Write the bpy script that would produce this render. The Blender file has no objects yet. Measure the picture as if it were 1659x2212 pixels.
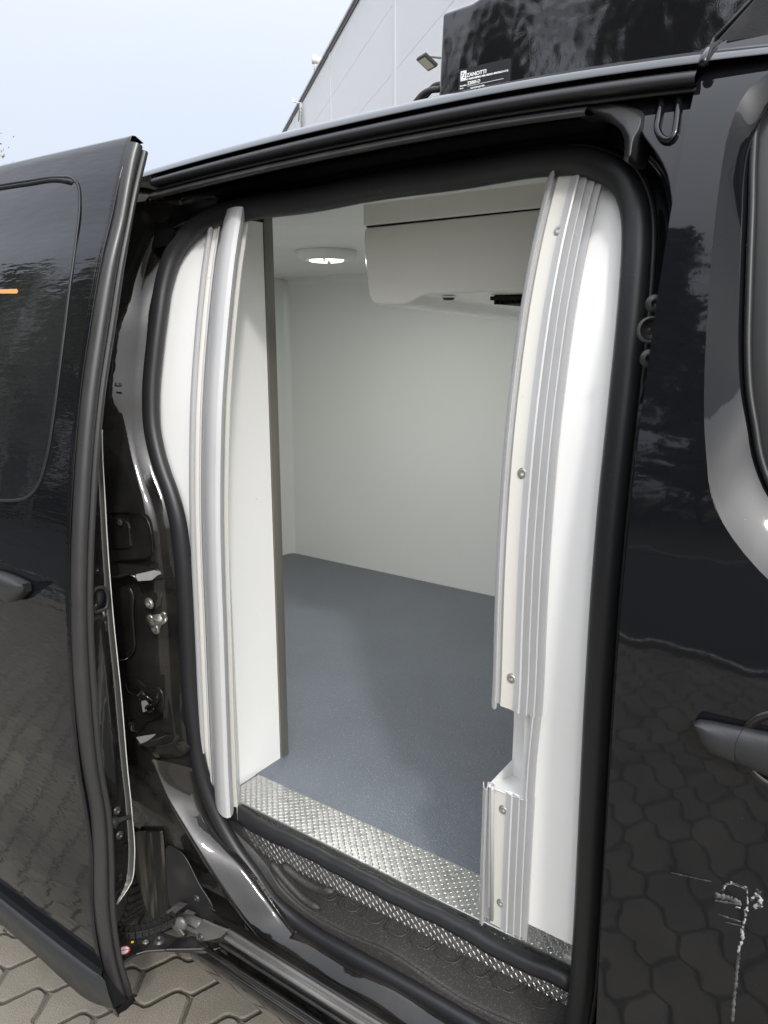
import bpy, math, random
from mathutils import Vector, Matrix
random.seed(7)
C = bpy.data.collections.new('scene_objects'); bpy.context.scene.collection.children.link(C)
SC = bpy.context.scene
# ------------------------------------------------------------------ camera, sky, sun, exposure
CZ = 1.68; FPX = 1660.0; CX, CY = 829.5, 1106.0
PITCH = math.atan(378/FPX); YAW = math.radians(35.9)
cd = bpy.data.cameras.new('camera'); cam = bpy.data.objects.new('camera', cd); C.objects.link(cam)
cam.location = (0, 0, CZ); cam.rotation_euler = (math.pi/2-PITCH, 0, YAW)
cd.sensor_fit = 'VERTICAL'; cd.sensor_height = 36; cd.lens = 36*FPX/2212; cd.clip_start = .02; cd.clip_end = 2000
SC.camera = cam
SUN = Vector((.972, -.8755, 1)).normalized()
sl = bpy.data.lights.new('sun', 'SUN'); sun = bpy.data.objects.new('sun', sl); C.objects.link(sun)
sl.energy = 1.5; sl.angle = math.radians(4); sl.color = (1, .98, .95)
sun.rotation_euler = SUN.to_track_quat('Z', 'Y').to_euler(); sun.location = (6, -6, 9)
W = bpy.data.worlds.new('World'); SC.world = W; W.use_nodes = True
nt = W.node_tree; nt.nodes.clear()
sky = nt.nodes.new('ShaderNodeTexSky'); sky.sky_type = 'NISHITA'; sky.sun_disc = False
sky.sun_elevation = math.asin(SUN.z); sky.sun_rotation = math.atan2(SUN.x, SUN.y)
sky.air_density = 1.0; sky.dust_density = 3.0; sky.ozone_density = 1.2
b1 = nt.nodes.new('ShaderNodeBackground'); b1.inputs[1].default_value = .05
sky.air_density = .8
b2 = nt.nodes.new('ShaderNodeBackground'); b2.inputs[1].default_value = .60
# thin high cloud: soft, nearly even veil over the blue
tc = nt.nodes.new('ShaderNodeTexCoord'); nz = nt.nodes.new('ShaderNodeTexNoise')
nz.inputs['Scale'].default_value = 1.6; nz.inputs['Detail'].default_value = 4
cr = nt.nodes.new('ShaderNodeValToRGB')
cr.color_ramp.elements[0].position = .3; cr.color_ramp.elements[0].color = (.83, .875, .965, 1)
cr.color_ramp.elements[1].position = .7; cr.color_ramp.elements[1].color = (.90, .925, .975, 1)
ad = nt.nodes.new('ShaderNodeAddShader'); wo = nt.nodes.new('ShaderNodeOutputWorld')
L = nt.links.new
sx = nt.nodes.new('ShaderNodeSeparateXYZ'); L(tc.outputs['Generated'], sx.inputs[0])
def WM(op, a, b, c=None):
    q = nt.nodes.new('ShaderNodeMath'); q.operation = op
    for i, v in enumerate((a, b, c)):
        if v is None: continue
        if isinstance(v, (int, float)): q.inputs[i].default_value = v
        else: L(v, q.inputs[i])
    return q.outputs[0]
zup = WM('MAXIMUM', sx.outputs[2], 0)
zen = WM('MULTIPLY_ADD', WM('MULTIPLY', zup, zup), 2.0, .64)      # overcast sky: brighter overhead
dp = nt.nodes.new('ShaderNodeVectorMath'); dp.operation = 'DOT_PRODUCT'; L(tc.outputs['Generated'], dp.inputs[0]); dp.inputs[1].default_value = SUN
glow = WM('MULTIPLY', WM('POWER', WM('MAXIMUM', dp.outputs['Value'], 0), 3.0), .7)   # veiled sun: wide bright patch of cloud
core = WM('MULTIPLY', WM('POWER', WM('MAXIMUM', dp.outputs['Value'], 0), 9.0), 1.2)
core = WM('ADD', core, WM('MULTIPLY', WM('POWER', WM('MAXIMUM', dp.outputs['Value'], 0), 38.0), 4.0))
b3 = nt.nodes.new('ShaderNodeBackground'); b3.inputs[0].default_value = (.97, .985, 1.0, 1); L(WM('ADD', glow, core), b3.inputs[1])
L(WM('MULTIPLY', zen, .98), b2.inputs[1])
ad2 = nt.nodes.new('ShaderNodeAddShader')
L(tc.outputs['Generated'], nz.inputs['Vector']); L(nz.outputs[0], cr.inputs[0]); L(cr.outputs[0], b2.inputs[0])
L(sky.outputs[0], b1.inputs[0]); L(b1.outputs[0], ad.inputs[0]); L(b2.outputs[0], ad.inputs[1]); L(ad.outputs[0], ad2.inputs[0]); L(b3.outputs[0], ad2.inputs[1]); L(ad2.outputs[0], wo.inputs[0])
SC.view_settings.view_transform = 'Standard'; SC.view_settings.look = 'None'
SC.view_settings.exposure = 0.08; SC.view_settings.gamma = 1
SC.cycles.max_bounces = 10; SC.cycles.diffuse_bounces = 6; SC.cycles.glossy_bounces = 5

# ------------------------------------------------------------------ sight-line helpers (photo pixel -> point at a given real depth)
def ray(px, py):
    u = (px-CX)/FPX; v = (py-CY)/FPX
    F = math.cos(PITCH)-v*math.sin(PITCH); Z = -math.sin(PITCH)-v*math.cos(PITCH)
    return (-math.sin(YAW)*F+math.cos(YAW)*u, math.cos(YAW)*F+math.sin(YAW)*u, Z)
def aY(px, py, y): r = ray(px, py); t = y/r[1]; return Vector((r[0]*t, y, CZ+r[2]*t))
def aX(px, py, x): r = ray(px, py); t = x/r[0]; return Vector((x, r[1]*t, CZ+r[2]*t))
def aZ(px, py, z): r = ray(px, py); t = (z-CZ)/r[2]; return Vector((r[0]*t, r[1]*t, z))
# body side: y of the outer skin as a function of height
PZ = [(-.5, 1.06), (0.2, 1.0), (.45, .967), (.7, .945), (1.0, .929), (1.3, .922), (1.5, .933), (1.65, .957), (1.8, .993), (1.9, 1.026), (1.97, 1.056), (2.03, 1.09), (2.1, 1.14)]
def spline(P, z):
    n = len(P)
    if z <= P[0][0]: return P[0][1]
    if z >= P[-1][0]: return P[-1][1]+(z-P[-1][0])*(P[-1][1]-P[-2][1])/(P[-1][0]-P[-2][0])
    for i in range(n-1):
        if z <= P[i+1][0]:
            x0, y0 = P[i]; x1, y1 = P[i+1]; h = x1-x0; t = (z-x0)/h
            m0 = (y1-P[i-1][1])/(x1-P[i-1][0]) if i > 0 else (y1-y0)/h
            m1 = (P[i+2][1]-y0)/(P[i+2][0]-x0) if i < n-2 else (y1-y0)/h
            return (2*t**3-3*t*t+1)*y0+(t**3-2*t*t+t)*h*m0+(-2*t**3+3*t*t)*y1+(t**3-t*t)*h*m1
def ys(z): return spline(PZ, z)
def S(px, py, off=0.0):
    r = ray(px, py); t = (1+off)/r[1]
    for i in range(60): t = .5*t+.5*(ys(CZ+r[2]*t)+off)/r[1]
    return Vector((r[0]*t, r[1]*t, CZ+r[2]*t))

# ------------------------------------------------------------------ materials
def mat(name, col, rough=.5, metal=0, coat=0, spec=.5, bump=None, var=None, rvar=None, emit=None, stretch=None, trans=0, alpha=1, bump2=None, dirt_sparkle=None):
    m = bpy.data.materials.new(name); m.use_nodes = True; n = m.node_tree; N = n.nodes; l = n.links.new
    p = N['Principled BSDF']
    p.inputs['Base Color'].default_value = (*col, 1); p.inputs['Roughness'].default_value = rough
    p.inputs['Metallic'].default_value = metal; p.inputs['Coat Weight'].default_value = coat; p.inputs['Coat Roughness'].default_value = .03; p.inputs['Coat IOR'].default_value = 1.47
    p.inputs['Specular IOR Level'].default_value = spec; p.inputs['Transmission Weight'].default_value = trans
    if emit: p.inputs['Emission Color'].default_value = (*emit[0], 1); p.inputs['Emission Strength'].default_value = emit[1]
    t = N.new('ShaderNodeTexCoord'); mp = N.new('ShaderNodeMapping'); l(t.outputs['Object'], mp.inputs[0])
    if stretch: mp.inputs['Scale'].default_value = stretch
    def noise(sc, det=3, plain=False):
        q = N.new('ShaderNodeTexNoise'); q.inputs['Scale'].default_value = sc; q.inputs['Detail'].default_value = det
        l(t.outputs['Object'] if plain else mp.outputs[0], q.inputs['Vector']); return q
    cur = None
    if var:   # (scale, second colour, lo, hi)
        q = noise(var[0], 5); r = N.new('ShaderNodeMapRange'); r.inputs[1].default_value = var[2]; r.inputs[2].default_value = var[3]
        l(q.outputs[0], r.inputs[0]); mx = N.new('ShaderNodeMix'); mx.data_type = 'RGBA'
        mx.inputs[6].default_value = (*col, 1); mx.inputs[7].default_value = (*var[1], 1)
        l(r.outputs[0], mx.inputs[0]); cur = mx.outputs[2]
    if dirt_sparkle:  # (scale, colour, lo, hi, roughness of dirt) small specks: dust, and painted sparkles on the floor
        q = noise(dirt_sparkle[0], 6, True); r = N.new('ShaderNodeMapRange'); r.inputs[1].default_value = dirt_sparkle[2]; r.inputs[2].default_value = dirt_sparkle[3]
        l(q.outputs[0], r.inputs[0]); mx = N.new('ShaderNodeMix'); mx.data_type = 'RGBA'
        mx.inputs[6].default_value = (*col, 1); mx.inputs[7].default_value = (*dirt_sparkle[1], 1)
        if cur: l(cur, mx.inputs[6])
        l(r.outputs[0], mx.inputs[0]); cur = mx.outputs[2]
        rr = N.new('ShaderNodeMapRange'); rr.inputs[3].default_value = rough; rr.inputs[4].default_value = dirt_sparkle[4]
        l(r.outputs[0], rr.inputs[0]); l(rr.outputs[0], p.inputs['Roughness'])
        if coat:
            cc = N.new('ShaderNodeMapRange'); cc.inputs[3].default_value = coat; cc.inputs[4].default_value = 0
            l(r.outputs[0], cc.inputs[0]); l(cc.outputs[0], p.inputs['Coat Weight'])
    if cur: l(cur, p.inputs['Base Color'])
    if rvar and not dirt_sparkle:
        q = noise(rvar[0], 4); r = N.new('ShaderNodeMapRange'); r.inputs[1].default_value = .3; r.inputs[2].default_value = .7
        r.inputs[3].default_value = rvar[1]; r.inputs[4].default_value = rvar[2]; l(q.outputs[0], r.inputs[0]); l(r.outputs[0], p.inputs['Roughness'])
    if bump:  # (scale, distance)
        q = noise(bump[0], 2); b = N.new('ShaderNodeBump'); b.inputs['Strength'].default_value = 1; b.inputs['Distance'].default_value = bump[1]
        l(q.outputs[0], b.inputs['Height'])
        if bump2:
            q2 = noise(bump2[0], 2, True); b2_ = N.new('ShaderNodeBump'); b2_.inputs['Distance'].default_value = bump2[1]
            l(q2.outputs[0], b2_.inputs['Height']); l(b2_.outputs[0], b.inputs['Normal'])
        l(b.outputs[0], p.inputs['Normal'])
        if coat: l(b.outputs[0], p.inputs['Coat Normal'])
    return m
PAINT = mat('black_paint', (.006, .0065, .008), .06, coat=1, spec=.05, bump=(260, .00001), bump2=(9, .0009), dirt_sparkle=(420, (.25, .25, .24), .765, .80, .6))
PAINTI = mat('black_paint_inner', (.010, .0095, .009), .10, coat=1, spec=.1, bump=(22, .0004), var=(7, (.026, .023, .020), .40, .72), dirt_sparkle=(300, (.16, .15, .135), .70, .80, .6))  # brown second tone puts mirrored paving into the colour; specks are dust
PAINTD = mat('dusty_black_paint', (.010, .010, .010), .25, coat=.6, spec=.5, bump=(12, .0006), dirt_sparkle=(26, (.034, .031, .027), .40, .80, .6))
DOORP = mat('black_door_paint', (.006, .0065, .008), .06, coat=1, spec=.05, bump=(30, .0005), bump2=(6, .0014), stretch=(.5, 1, 3.0), dirt_sparkle=(430, (.25, .25, .24), .775, .80, .6))
CAVITY = mat('unlit_black_steel', (.004, .004, .004), .45, spec=.3)
RUB = mat('black_rubber', (.016, .0165, .018), .42, spec=.45, bump=(900, .00005), rvar=(9, .34, .52), dirt_sparkle=(260, (.10, .10, .095), .68, .80, .7))
RUBD = mat('dusty_rubber', (.030, .029, .028), .48, spec=.5, bump=(500, .0001), dirt_sparkle=(90, (.085, .08, .074), .50, .85, .7))
RUBB = mat('door_edge_rubber', (.030, .029, .029), .33, spec=.6, bump=(500, .00004), rvar=(14, .26, .42))
PLAS = mat('black_grained_plastic', (.020, .020, .021), .45, spec=.5, bump=(700, .0003), dirt_sparkle=(14, (.045, .042, .039), .5, .75, .6))
STEP = mat('grained_step_plastic', (.030, .028, .026), .5, spec=.5, bump=(520, .0011), dirt_sparkle=(330, (.12, .11, .10), .56, .75, .7))
MOULD = mat('matt_black_moulding', (.024, .025, .027), .40, spec=.5, bump=(420, .0003), rvar=(8, .34, .5))
GRP = mat('white_grp', (.82, .82, .80), .32, spec=.5, bump=(160, .00012), var=(2.5, (.79, .79, .77), .4, .7), dirt_sparkle=(75, (.52, .51, .48), .735, .78, .5))
GRPI = mat('white_gelcoat_inside', (.83, .84, .82), .22, spec=.5, bump=(5, .003), var=(1.2, (.80, .81, .785), .35, .7))
PVC = mat('pale_grey_pvc', (.50, .50, .50), .34, spec=.45, rvar=(12, .3, .42), var=(6, (.47, .47, .468), .4, .7))
CREAM = mat('cream_pvc', (.64, .625, .58), .38, spec=.5, dirt_sparkle=(60, (.40, .38, .33), .70, .85, .5), stretch=(1, 1, .1))
BRZ = mat('anodised_edge', (.20, .185, .165), .35, metal=.7, stretch=(1, 1, .05), var=(40, (.28, .26, .235), .3, .7))
ALU = mat('bright_aluminium', (.60, .595, .58), .30, metal=.9, rvar=(60, .22, .36))
ALUD = mat('dull_track_metal', (.20, .195, .185), .42, metal=.35, var=(18, (.11, .105, .10), .35, .65), dirt_sparkle=(220, (.35, .33, .29), .66, .8, .7), stretch=(.25, 1, 1), bump=(60, .0004))
STEEL = mat('zinc_bolt', (.46, .45, .42), .40, metal=.85, var=(160, (.38, .34, .27), .5, .8))
STEELD = mat('dark_bolt', (.05, .05, .05), .35, metal=.3)
DIRT = mat('dried_mud', (.105, .094, .076), .8, var=(16, (.016, .015, .014), .44, .58), stretch=(4, 4, .45))
GLASS = mat('tinted_glass', (.012, .03, .028), .03, spec=.7)
FRAME = mat('window_rubber', (.028, .028, .028), .35, spec=.5)
LAMPW = mat('lamp_white', (.72, .72, .70), .3)
LED = mat('led_glow', (.9, .9, .7), .4, emit=((.93, 1.0, .72), 3.0))
ORANGE = mat('orange_tone', (.62, .29, .10), .45)
WHITEM = mat('white_print', (.8, .8, .8), .5)
PLATE = mat('label_black', (.016, .016, .019), .28, spec=.5)
RED = mat('red_print', (.55, .03, .04), .5)
YEL = mat('yellow_paint', (.75, .48, .05), .5)
SCR = mat('bare_scratch', (.42, .42, .43), .55, metal=.2, var=(170, (.03, .03, .03), .47, .53))
SCR2 = mat('faint_scratch', (.10, .10, .10), .5, var=(90, (.03, .03, .03), .45, .6))
TYRE = mat('tyre_rubber', (.030, .028, .026), .7, dirt_sparkle=(60, (.07, .062, .05), .45, .8, .85))
RIM = mat('rim_grey', (.3, .3, .31), .4, metal=.8)
FLOORM = None

# ------------------------------------------------------------------ mesh helpers
VAN_AT = Vector((-.8, 1.9, 0))
def link(o, parent=None):
    C.objects.link(o)
    if parent is not None:
        o.parent = parent
        if parent.type == 'EMPTY': o.location = -parent.location
    return o
def obj(name, V, F, m, parent=None, smooth=True, mods=(), flip=False):
    me = bpy.data.meshes.new(name)
    if flip: F = [tuple(reversed(f)) for f in F]
    me.from_pydata([tuple(v) for v in V], [], F); me.update()
    if not isinstance(m, (list, tuple)): m = [m]
    for k in m: me.materials.append(k)
    o = bpy.data.objects.new(name, me)
    if smooth: me.polygons.foreach_set('use_smooth', [True]*len(me.polygons))
    link(o, parent)
    for k in mods:
        if k[0] == 'solid':
            q = o.modifiers.new('solid', 'SOLIDIFY'); q.thickness = k[1]; q.offset = k[2] if len(k) > 2 else -1
        if k[0] == 'bevel':
            q = o.modifiers.new('bevel', 'BEVEL'); q.width = k[1]; q.segments = k[2] if len(k) > 2 else 3; q.limit_method = 'ANGLE'; q.angle_limit = math.radians(35)
        if k[0] == 'sub':
            q = o.modifiers.new('sub', 'SUBSURF'); q.levels = k[1]; q.render_levels = k[1]
    return o
class MB:
    def __init__(s): s.V = []; s.F = []; s.M = []
    def add(s, V, F, mi=0):
        b = len(s.V); s.V += [Vector(v) for v in V]; s.F += [tuple(b+i for i in f) for f in F]; s.M += [mi]*len(F)
    def grid(s, rows, closed=False, mi=0):
        n = len(rows[0]); V = [p for r in rows for p in r]; F = []
        for i in range(len(rows)-1):
            for j in range(n-1 if not closed else n):
                k = (j+1) % n; F.append((i*n+j, i*n+k, (i+1)*n+k, (i+1)*n+j))
        s.add(V, F, mi)
    def box(s, a, b, mi=0):
        x0, y0, z0 = a; x1, y1, z1 = b
        s.add([(x0,y0,z0),(x1,y0,z0),(x1,y1,z0),(x0,y1,z0),(x0,y0,z1),(x1,y0,z1),(x1,y1,z1),(x0,y1,z1)],
              [(0,3,2,1),(4,5,6,7),(0,1,5,4),(1,2,6,5),(2,3,7,6),(3,0,4,7)], mi)
    def prism(s, P, d, mi=0):   # outline P (3D), thickness vector d
        n = len(P); d = Vector(d); V = list(P)+[Vector(p)+d for p in P]
        F = [tuple(range(n)), tuple(reversed(range(n, 2*n)))]+[(i, i+n, (i+1) % n+n, (i+1) % n) for i in range(n)]
        s.add(V, F, mi)
    def tube(s, path, r, n=12, r2=None, ref=(0, 1, 0), closed=False, caps=True, mi=0):
        path = [Vector(p) for p in path]; rows = []
        for i, p in enumerate(path):
            a = path[(i-1) % len(path)] if (i > 0 or closed) else p; b = path[(i+1) % len(path)] if (i < len(path)-1 or closed) else p
            t = (b-a).normalized(); q = Vector(ref); w = q-t*q.dot(t); w.normalize(); u = t.cross(w)
            rr = r[i] if isinstance(r, list) else r; rr2 = rr if r2 is None else r2
            rows.append([p+u*rr*math.cos(2*math.pi*k/n)+w*rr2*math.sin(2*math.pi*k/n) for k in range(n)])
        if closed: rows.append(rows[0])
        b = len(s.V); s.grid(rows, True, mi)
        if caps and not closed:
            s.F += [tuple(b+k for k in range(n)), tuple(b+(len(rows)-1)*n+k for k in reversed(range(n)))]; s.M += [mi, mi]
    def lathe(s, c, ax, prof, n=20, mi=0):   # prof: (radius, height along ax)
        c = Vector(c); ax = Vector(ax).normalized(); u = ax.orthogonal().normalized(); w = ax.cross(u)
        s.grid([[c+ax*h+(u*math.cos(2*math.pi*k/n)+w*math.sin(2*math.pi*k/n))*max(r, 1e-5) for k in range(n)] for r, h in prof], True, mi)
    def build(s, name, m, parent=None, **k):
        o = obj(name, s.V, s.F, m, parent, **k)
        if any(s.M): o.data.polygons.foreach_set('material_index', s.M)
        # consistent outward normals
        import bmesh
        bm = bmesh.new(); bm.from_mesh(o.data); bmesh.ops.recalc_face_normals(bm, faces=bm.faces); bm.to_mesh(o.data); bm.free()
        return o
def catmull(P, n, closed=False):
    P = [Vector(p) for p in P]; m = len(P); out = []; segs = m if closed else m-1
    D = [0]
    for i in range(segs): D.append(D[-1]+(P[(i+1) % m]-P[i]).length)
    for k in range(n if closed else n):
        s = D[-1]*k/(n if closed else n-1); i = 0
        while i < segs-1 and s > D[i+1]: i += 1
        t = (s-D[i])/max(D[i+1]-D[i], 1e-9)
        p1 = P[i]; p2 = P[(i+1) % m]
        p0 = P[(i-1) % m] if (closed or i > 0) else p1*2-p2
        p3 = P[(i+2) % m] if (closed or i+2 < m) else p2*2-p1
        l1 = max((p2-p1).length, 1e-9); l0 = max((p1-p0).length, 1e-9); l2 = max((p3-p2).length, 1e-9)
        m1 = ((p2-p1)/l1*l0+(p1-p0)/l0*l1)/(l0+l1)*l1; m2 = ((p3-p2)/l2*l1+(p2-p1)/l1*l2)/(l1+l2)*l1
        out.append(p1*(2*t**3-3*t*t+1)+m1*(t**3-2*t*t+t)+p2*(-2*t**3+3*t*t)+m2*(t**3-t*t))
    return out
def loft(name, rows, m, parent, n=40, **k):   # rows: control curves; resampled alike and joined
    g = MB(); R = [catmull(r, n) for r in rows]; g.grid(R); return g.build(name, m, parent, **k)
def thing(name, label, cat, loc, group=None):
    o = bpy.data.objects.new(name, None); C.objects.link(o); o.location = loc; o.empty_display_size = .1
    o['label'] = label; o['category'] = cat
    if group: o['group'] = group
    return o
def torx(g, c, ax, r, mi=0):   # button-head screw with washer and socket
    g.lathe(c, ax, [(0, 0), (r*1.22, 0), (r*1.24, .10*r), (r*1.02, .14*r), (r*1.0, .30*r), (r*.86, .42*r), (r*.55, .46*r), (r*.46, .44*r), (r*.40, .05*r), (0, .02*r)], 18, mi)

# ------------------------------------------------------------------ ground
def ground_material():
    m = bpy.data.materials.new('concrete_pavers'); m.use_nodes = True; n = m.node_tree; N = n.nodes; l = n.links.new; p = N['Principled BSDF']
    g = N.new('ShaderNodeNewGeometry'); mp = N.new('ShaderNodeMapping'); mp.vector_type = 'POINT'
    mp.inputs['Rotation'].default_value = (0, 0, -math.atan2(.8, .6)); l(g.outputs['Position'], mp.inputs[0])
    sp = N.new('ShaderNodeSeparateXYZ'); l(mp.outputs[0], sp.inputs[0])
    def M(op, a, b=None, c=None):
        q = N.new('ShaderNodeMath'); q.operation = op
        for i, v in enumerate((a, b, c)):
            if v is None: continue
            if isinstance(v, (int, float)): q.inputs[i].default_value = v
            else: l(v, q.inputs[i])
        return q.outputs[0]
    wn = N.new('ShaderNodeTexNoise'); wn.inputs['Scale'].default_value = 26; wn.inputs['Detail'].default_value = 2; l(g.outputs['Position'], wn.inputs['Vector'])
    wob = M('MULTIPLY', M('SUBTRACT', wn.outputs[0], .5), .09)
    a = M('ADD', M('DIVIDE', sp.outputs[0], .118), wob); b = M('ADD', M('DIVIDE', sp.outputs[1], .118), wob)
    def zig(t, ph): # softened zigzag, period 1
        return M('MULTIPLY', M('SINE', M('ADD', M('MULTIPLY', M('SINE', M('MULTIPLY', t, 2*math.pi)), .5), M('MULTIPLY', t, 2*math.pi))), 1)
    v = M('ADD', b, M('MULTIPLY', zig(a, 0), .105)); row = M('FLOOR', v)
    u = M('ADD', M('ADD', M('MULTIPLY', a, .5), M('MULTIPLY', M('MODULO', row, 2), .5)), M('MULTIPLY', zig(b, 0), .052))
    fv = M('ABSOLUTE', M('SUBTRACT', M('FRACT', v), .5)); fu = M('ABSOLUTE', M('SUBTRACT', M('FRACT', u), .5))
    e = M('MAXIMUM', fv, M('SUBTRACT', M('MULTIPLY', fu, 2), .5))       # .5 at a joint
    mr = N.new('ShaderNodeMapRange'); mr.interpolation_type = 'SMOOTHSTEP'; mr.inputs[1].default_value = .41; mr.inputs[2].default_value = .485; l(e, mr.inputs[0])
    jt = N.new('ShaderNodeMapRange'); jt.inputs[1].default_value = .465; jt.inputs[2].default_value = .488; l(e, jt.inputs[0])
    fl = N.new('ShaderNodeTexWhiteNoise'); fl.noise_dimensions = '2D'; cb = N.new('ShaderNodeCombineXYZ'); l(M('FLOOR', u), cb.inputs[0]); l(row, cb.inputs[1]); l(cb.outputs[0], fl.inputs['Vector'])
    n1 = N.new('ShaderNodeTexNoise'); n1.inputs['Scale'].default_value = 330; n1.inputs['Detail'].default_value = 3; l(g.outputs['Position'], n1.inputs['Vector'])
    n2 = N.new('ShaderNodeTexNoise'); n2.inputs['Scale'].default_value = 6; n2.inputs['Detail'].default_value = 6; l(g.outputs['Position'], n2.inputs['Vector'])
    r1 = N.new('ShaderNodeValToRGB'); E_ = r1.color_ramp.elements
    E_[0].position = .32; E_[0].color = (.155, .138, .112, 1); E_[1].position = .70; E_[1].color = (.33, .30, .25, 1)
    q = r1.color_ramp.elements.new(.53); q.color = (.235, .212, .172, 1); l(n1.outputs[0], r1.inputs[0])
    mx = N.new('ShaderNodeMix'); mx.data_type = 'RGBA'; mx.blend_type = 'MULTIPLY'; mx.inputs[0].default_value = 1
    v2 = N.new('ShaderNodeMapRange'); v2.inputs[1].default_value = .25; v2.inputs[2].default_value = .75; v2.inputs[3].default_value = .72; v2.inputs[4].default_value = 1.18
    l(M('ADD', M('MULTIPLY', n2.outputs[0], .8), M('MULTIPLY', fl.outputs[0], .2)), v2.inputs[0]); l(r1.outputs[0], mx.inputs[6]); l(v2.outputs[0], mx.inputs[7])
    mj = N.new('ShaderNodeMix'); mj.data_type = 'RGBA'; mj.inputs[7].default_value = (.085, .074, .056, 1); l(mx.outputs[2], mj.inputs[6]); l(jt.outputs[0], mj.inputs[0])
    l(mj.outputs[2], p.inputs['Base Color']); p.inputs['Roughness'].default_value = .85
    bp = N.new('ShaderNodeBump'); bp.inputs['Distance'].default_value = .009; l(M('SUBTRACT', 1, mr.outputs[0]), bp.inputs['Height'])
    b3 = N.new('ShaderNodeBump'); b3.inputs['Distance'].default_value = .0016; l(n1.outputs[0], b3.inputs['Height']); l(bp.outputs[0], b3.inputs['Normal'])
    l(b3.outputs[0], p.inputs['Normal']); return m
g = MB(); g.add([(-150, -150, 0), (150, -150, 0), (150, 150, 0), (-150, 150, 0)], [(0, 1, 2, 3)])
GR = g.build('ground', ground_material(), smooth=False); GR['kind'] = 'structure'
g = MB(); g.add([(-150, -9.3, .004), (150, -9.3, .004), (150, -2.35, .004), (-150, -2.35, .004)], [(0, 1, 2, 3)])
o = g.build('road', mat('dark_asphalt', (.022, .022, .022), .85, var=(2, (.034, .034, .032), .35, .65), bump=(240, .002)), smooth=False); o['kind'] = 'structure'
g = MB(); g.add([(-60, -2.60, .008), (60, -2.60, .008), (60, -2.53, .008), (-60, -2.53, .008)], [(0, 1, 2, 3)])
o = g.build('road_line', mat('road_paint', (.60, .60, .57), .7, var=(14, (.2, .2, .19), .45, .6)), smooth=False); o['kind'] = 'structure'
g = MB(); g.box((-60, -9.3, -.05), (60, -9.15, .07)); o = g.build('kerb', mat('kerb_concrete', (.20, .20, .19), .8)); o['kind'] = 'structure'
g = MB(); g.add([(-150, -150, .006), (150, -150, .006), (150, -9.3, .006), (-150, -9.3, .006)], [(0, 1, 2, 3)])
o = g.build('grass_verge', mat('verge', (.03, .035, .017), .9, var=(1.3, (.05, .042, .025), .4, .6), bump=(30, .02)), smooth=False); o['kind'] = 'structure'

# ------------------------------------------------------------------ hall behind the van
d_ = Vector((-.777, .629, 0)); n_ = Vector((.629, .777, 0)); WD = 4.3; HB = CZ+1.655*WD
def wp(s, h, out=0.0): return n_*(WD-out)+d_*s+Vector((0, 0, h))
WALLM = mat('ribbed_wall_panel', (.80, .81, .825), .5, spec=.4, bump=(3, .002))
_n = WALLM.node_tree; _w = _n.nodes.new('ShaderNodeTexWave'); _w.bands_direction = 'Z'; _w.inputs['Scale'].default_value = 9; _g = _n.nodes.new('ShaderNodeNewGeometry')
_b = _n.nodes.new('ShaderNodeBump'); _b.inputs['Distance'].default_value = .006; _n.links.new(_g.outputs['Position'], _w.inputs['Vector']); _n.links.new(_w.outputs[0], _b.inputs['Height']); _n.links.new(_b.outputs[0], _n.nodes['Principled BSDF'].inputs['Normal'])
hall = thing('industrial_hall', 'white metal panelled hall rising behind the van under the pale sky', 'building', wp(10, 0))
PH = WD*.268
g = MB()
h = HB; S0, S1 = -8, 30
hs = []
while h > 0: hs.append((max(h-PH+.018, 0), h)); h -= PH
js = [-8, -2.8, 3.2, 9.2, 15.2, 21.2, 27.2, 30]
for a, b in hs:
    for u0, u1 in zip(js, js[1:]):
        P = [wp(u0+.02, a), wp(u1-.02, a), wp(u1-.02, b), wp(u0+.02, b)]; g.prism(P, n_*.10)
g.build('wall_panels', WALLM, hall, smooth=False)
g = MB(); g.prism([wp(S0, 0, -.06), wp(S1, 0, -.06), wp(S1, HB-.02, -.06), wp(S0, HB-.02, -.06)], n_*14)
g.build('wall_core', mat('seam_grey', (.33, .34, .35), .7), hall, smooth=False)
JM = mat('joint_white', (.72, .73, .74), .45)
for u in js[1:-1]:
    g = MB(); g.prism([wp(u-.10, 0, .012), wp(u+.10, 0, .012), wp(u+.10, HB, .012), wp(u-.10, HB, .012)], n_*.01); g.build('joint_cover', JM, hall, smooth=False)
g = MB(); g.prism([wp(S0, HB, .06), wp(S1, HB, .06), wp(S1, HB+.05, .06), wp(S0, HB+.05, .06)], n_*.3)
g.build('parapet_cap', mat('cap_pale', (.5, .5, .5), .5), hall, smooth=False)
g = MB(); g.prism([wp(S0, HB-.10, .03), wp(S1, HB-.10, .03), wp(S1, HB, .03), wp(S0, HB, .03)], n_*.1)
g.build('eaves_trim', mat('trim_dark', (.05, .05, .045), .5), hall, smooth=False)
# floodlight on the wall
def onwall(px, py, out):
    r = Vector(ray(px, py)); t = (WD-out)/(n_.dot(r)); return Vector((0, 0, CZ))+r*t
fc = onwall(921, 137, .45); fl = thing('floodlight', 'small square black floodlight on a bracket on the hall wall', 'floodlight', fc)
fd = (-n_*.50+d_*(-.10)+Vector((0, 0, -.86))).normalized(); fu = (d_*-.9+n_*.2); fu = (fu-fd*fu.dot(fd)).normalized(); fw = fd.cross(fu)
def fbox(g, c, a, b, dd): # square plate
    g.prism([c+fu*sx*a+fw*sy*b for sx, sy in ((-1,-1),(1,-1),(1,1),(-1,1))], dd)
g = MB(); fbox(g, fc, .125, .125, -fd*.05); g.build('lamp_housing', mat('flood_black', (.03, .03, .03), .5), fl, smooth=False, mods=[('bevel', .01)])
g = MB(); fbox(g, fc+fd*.004, .095, .095, -fd*.01); g.build('lamp_glass', mat('flood_glass', (.52, .50, .42), .2), fl, smooth=False)
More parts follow.
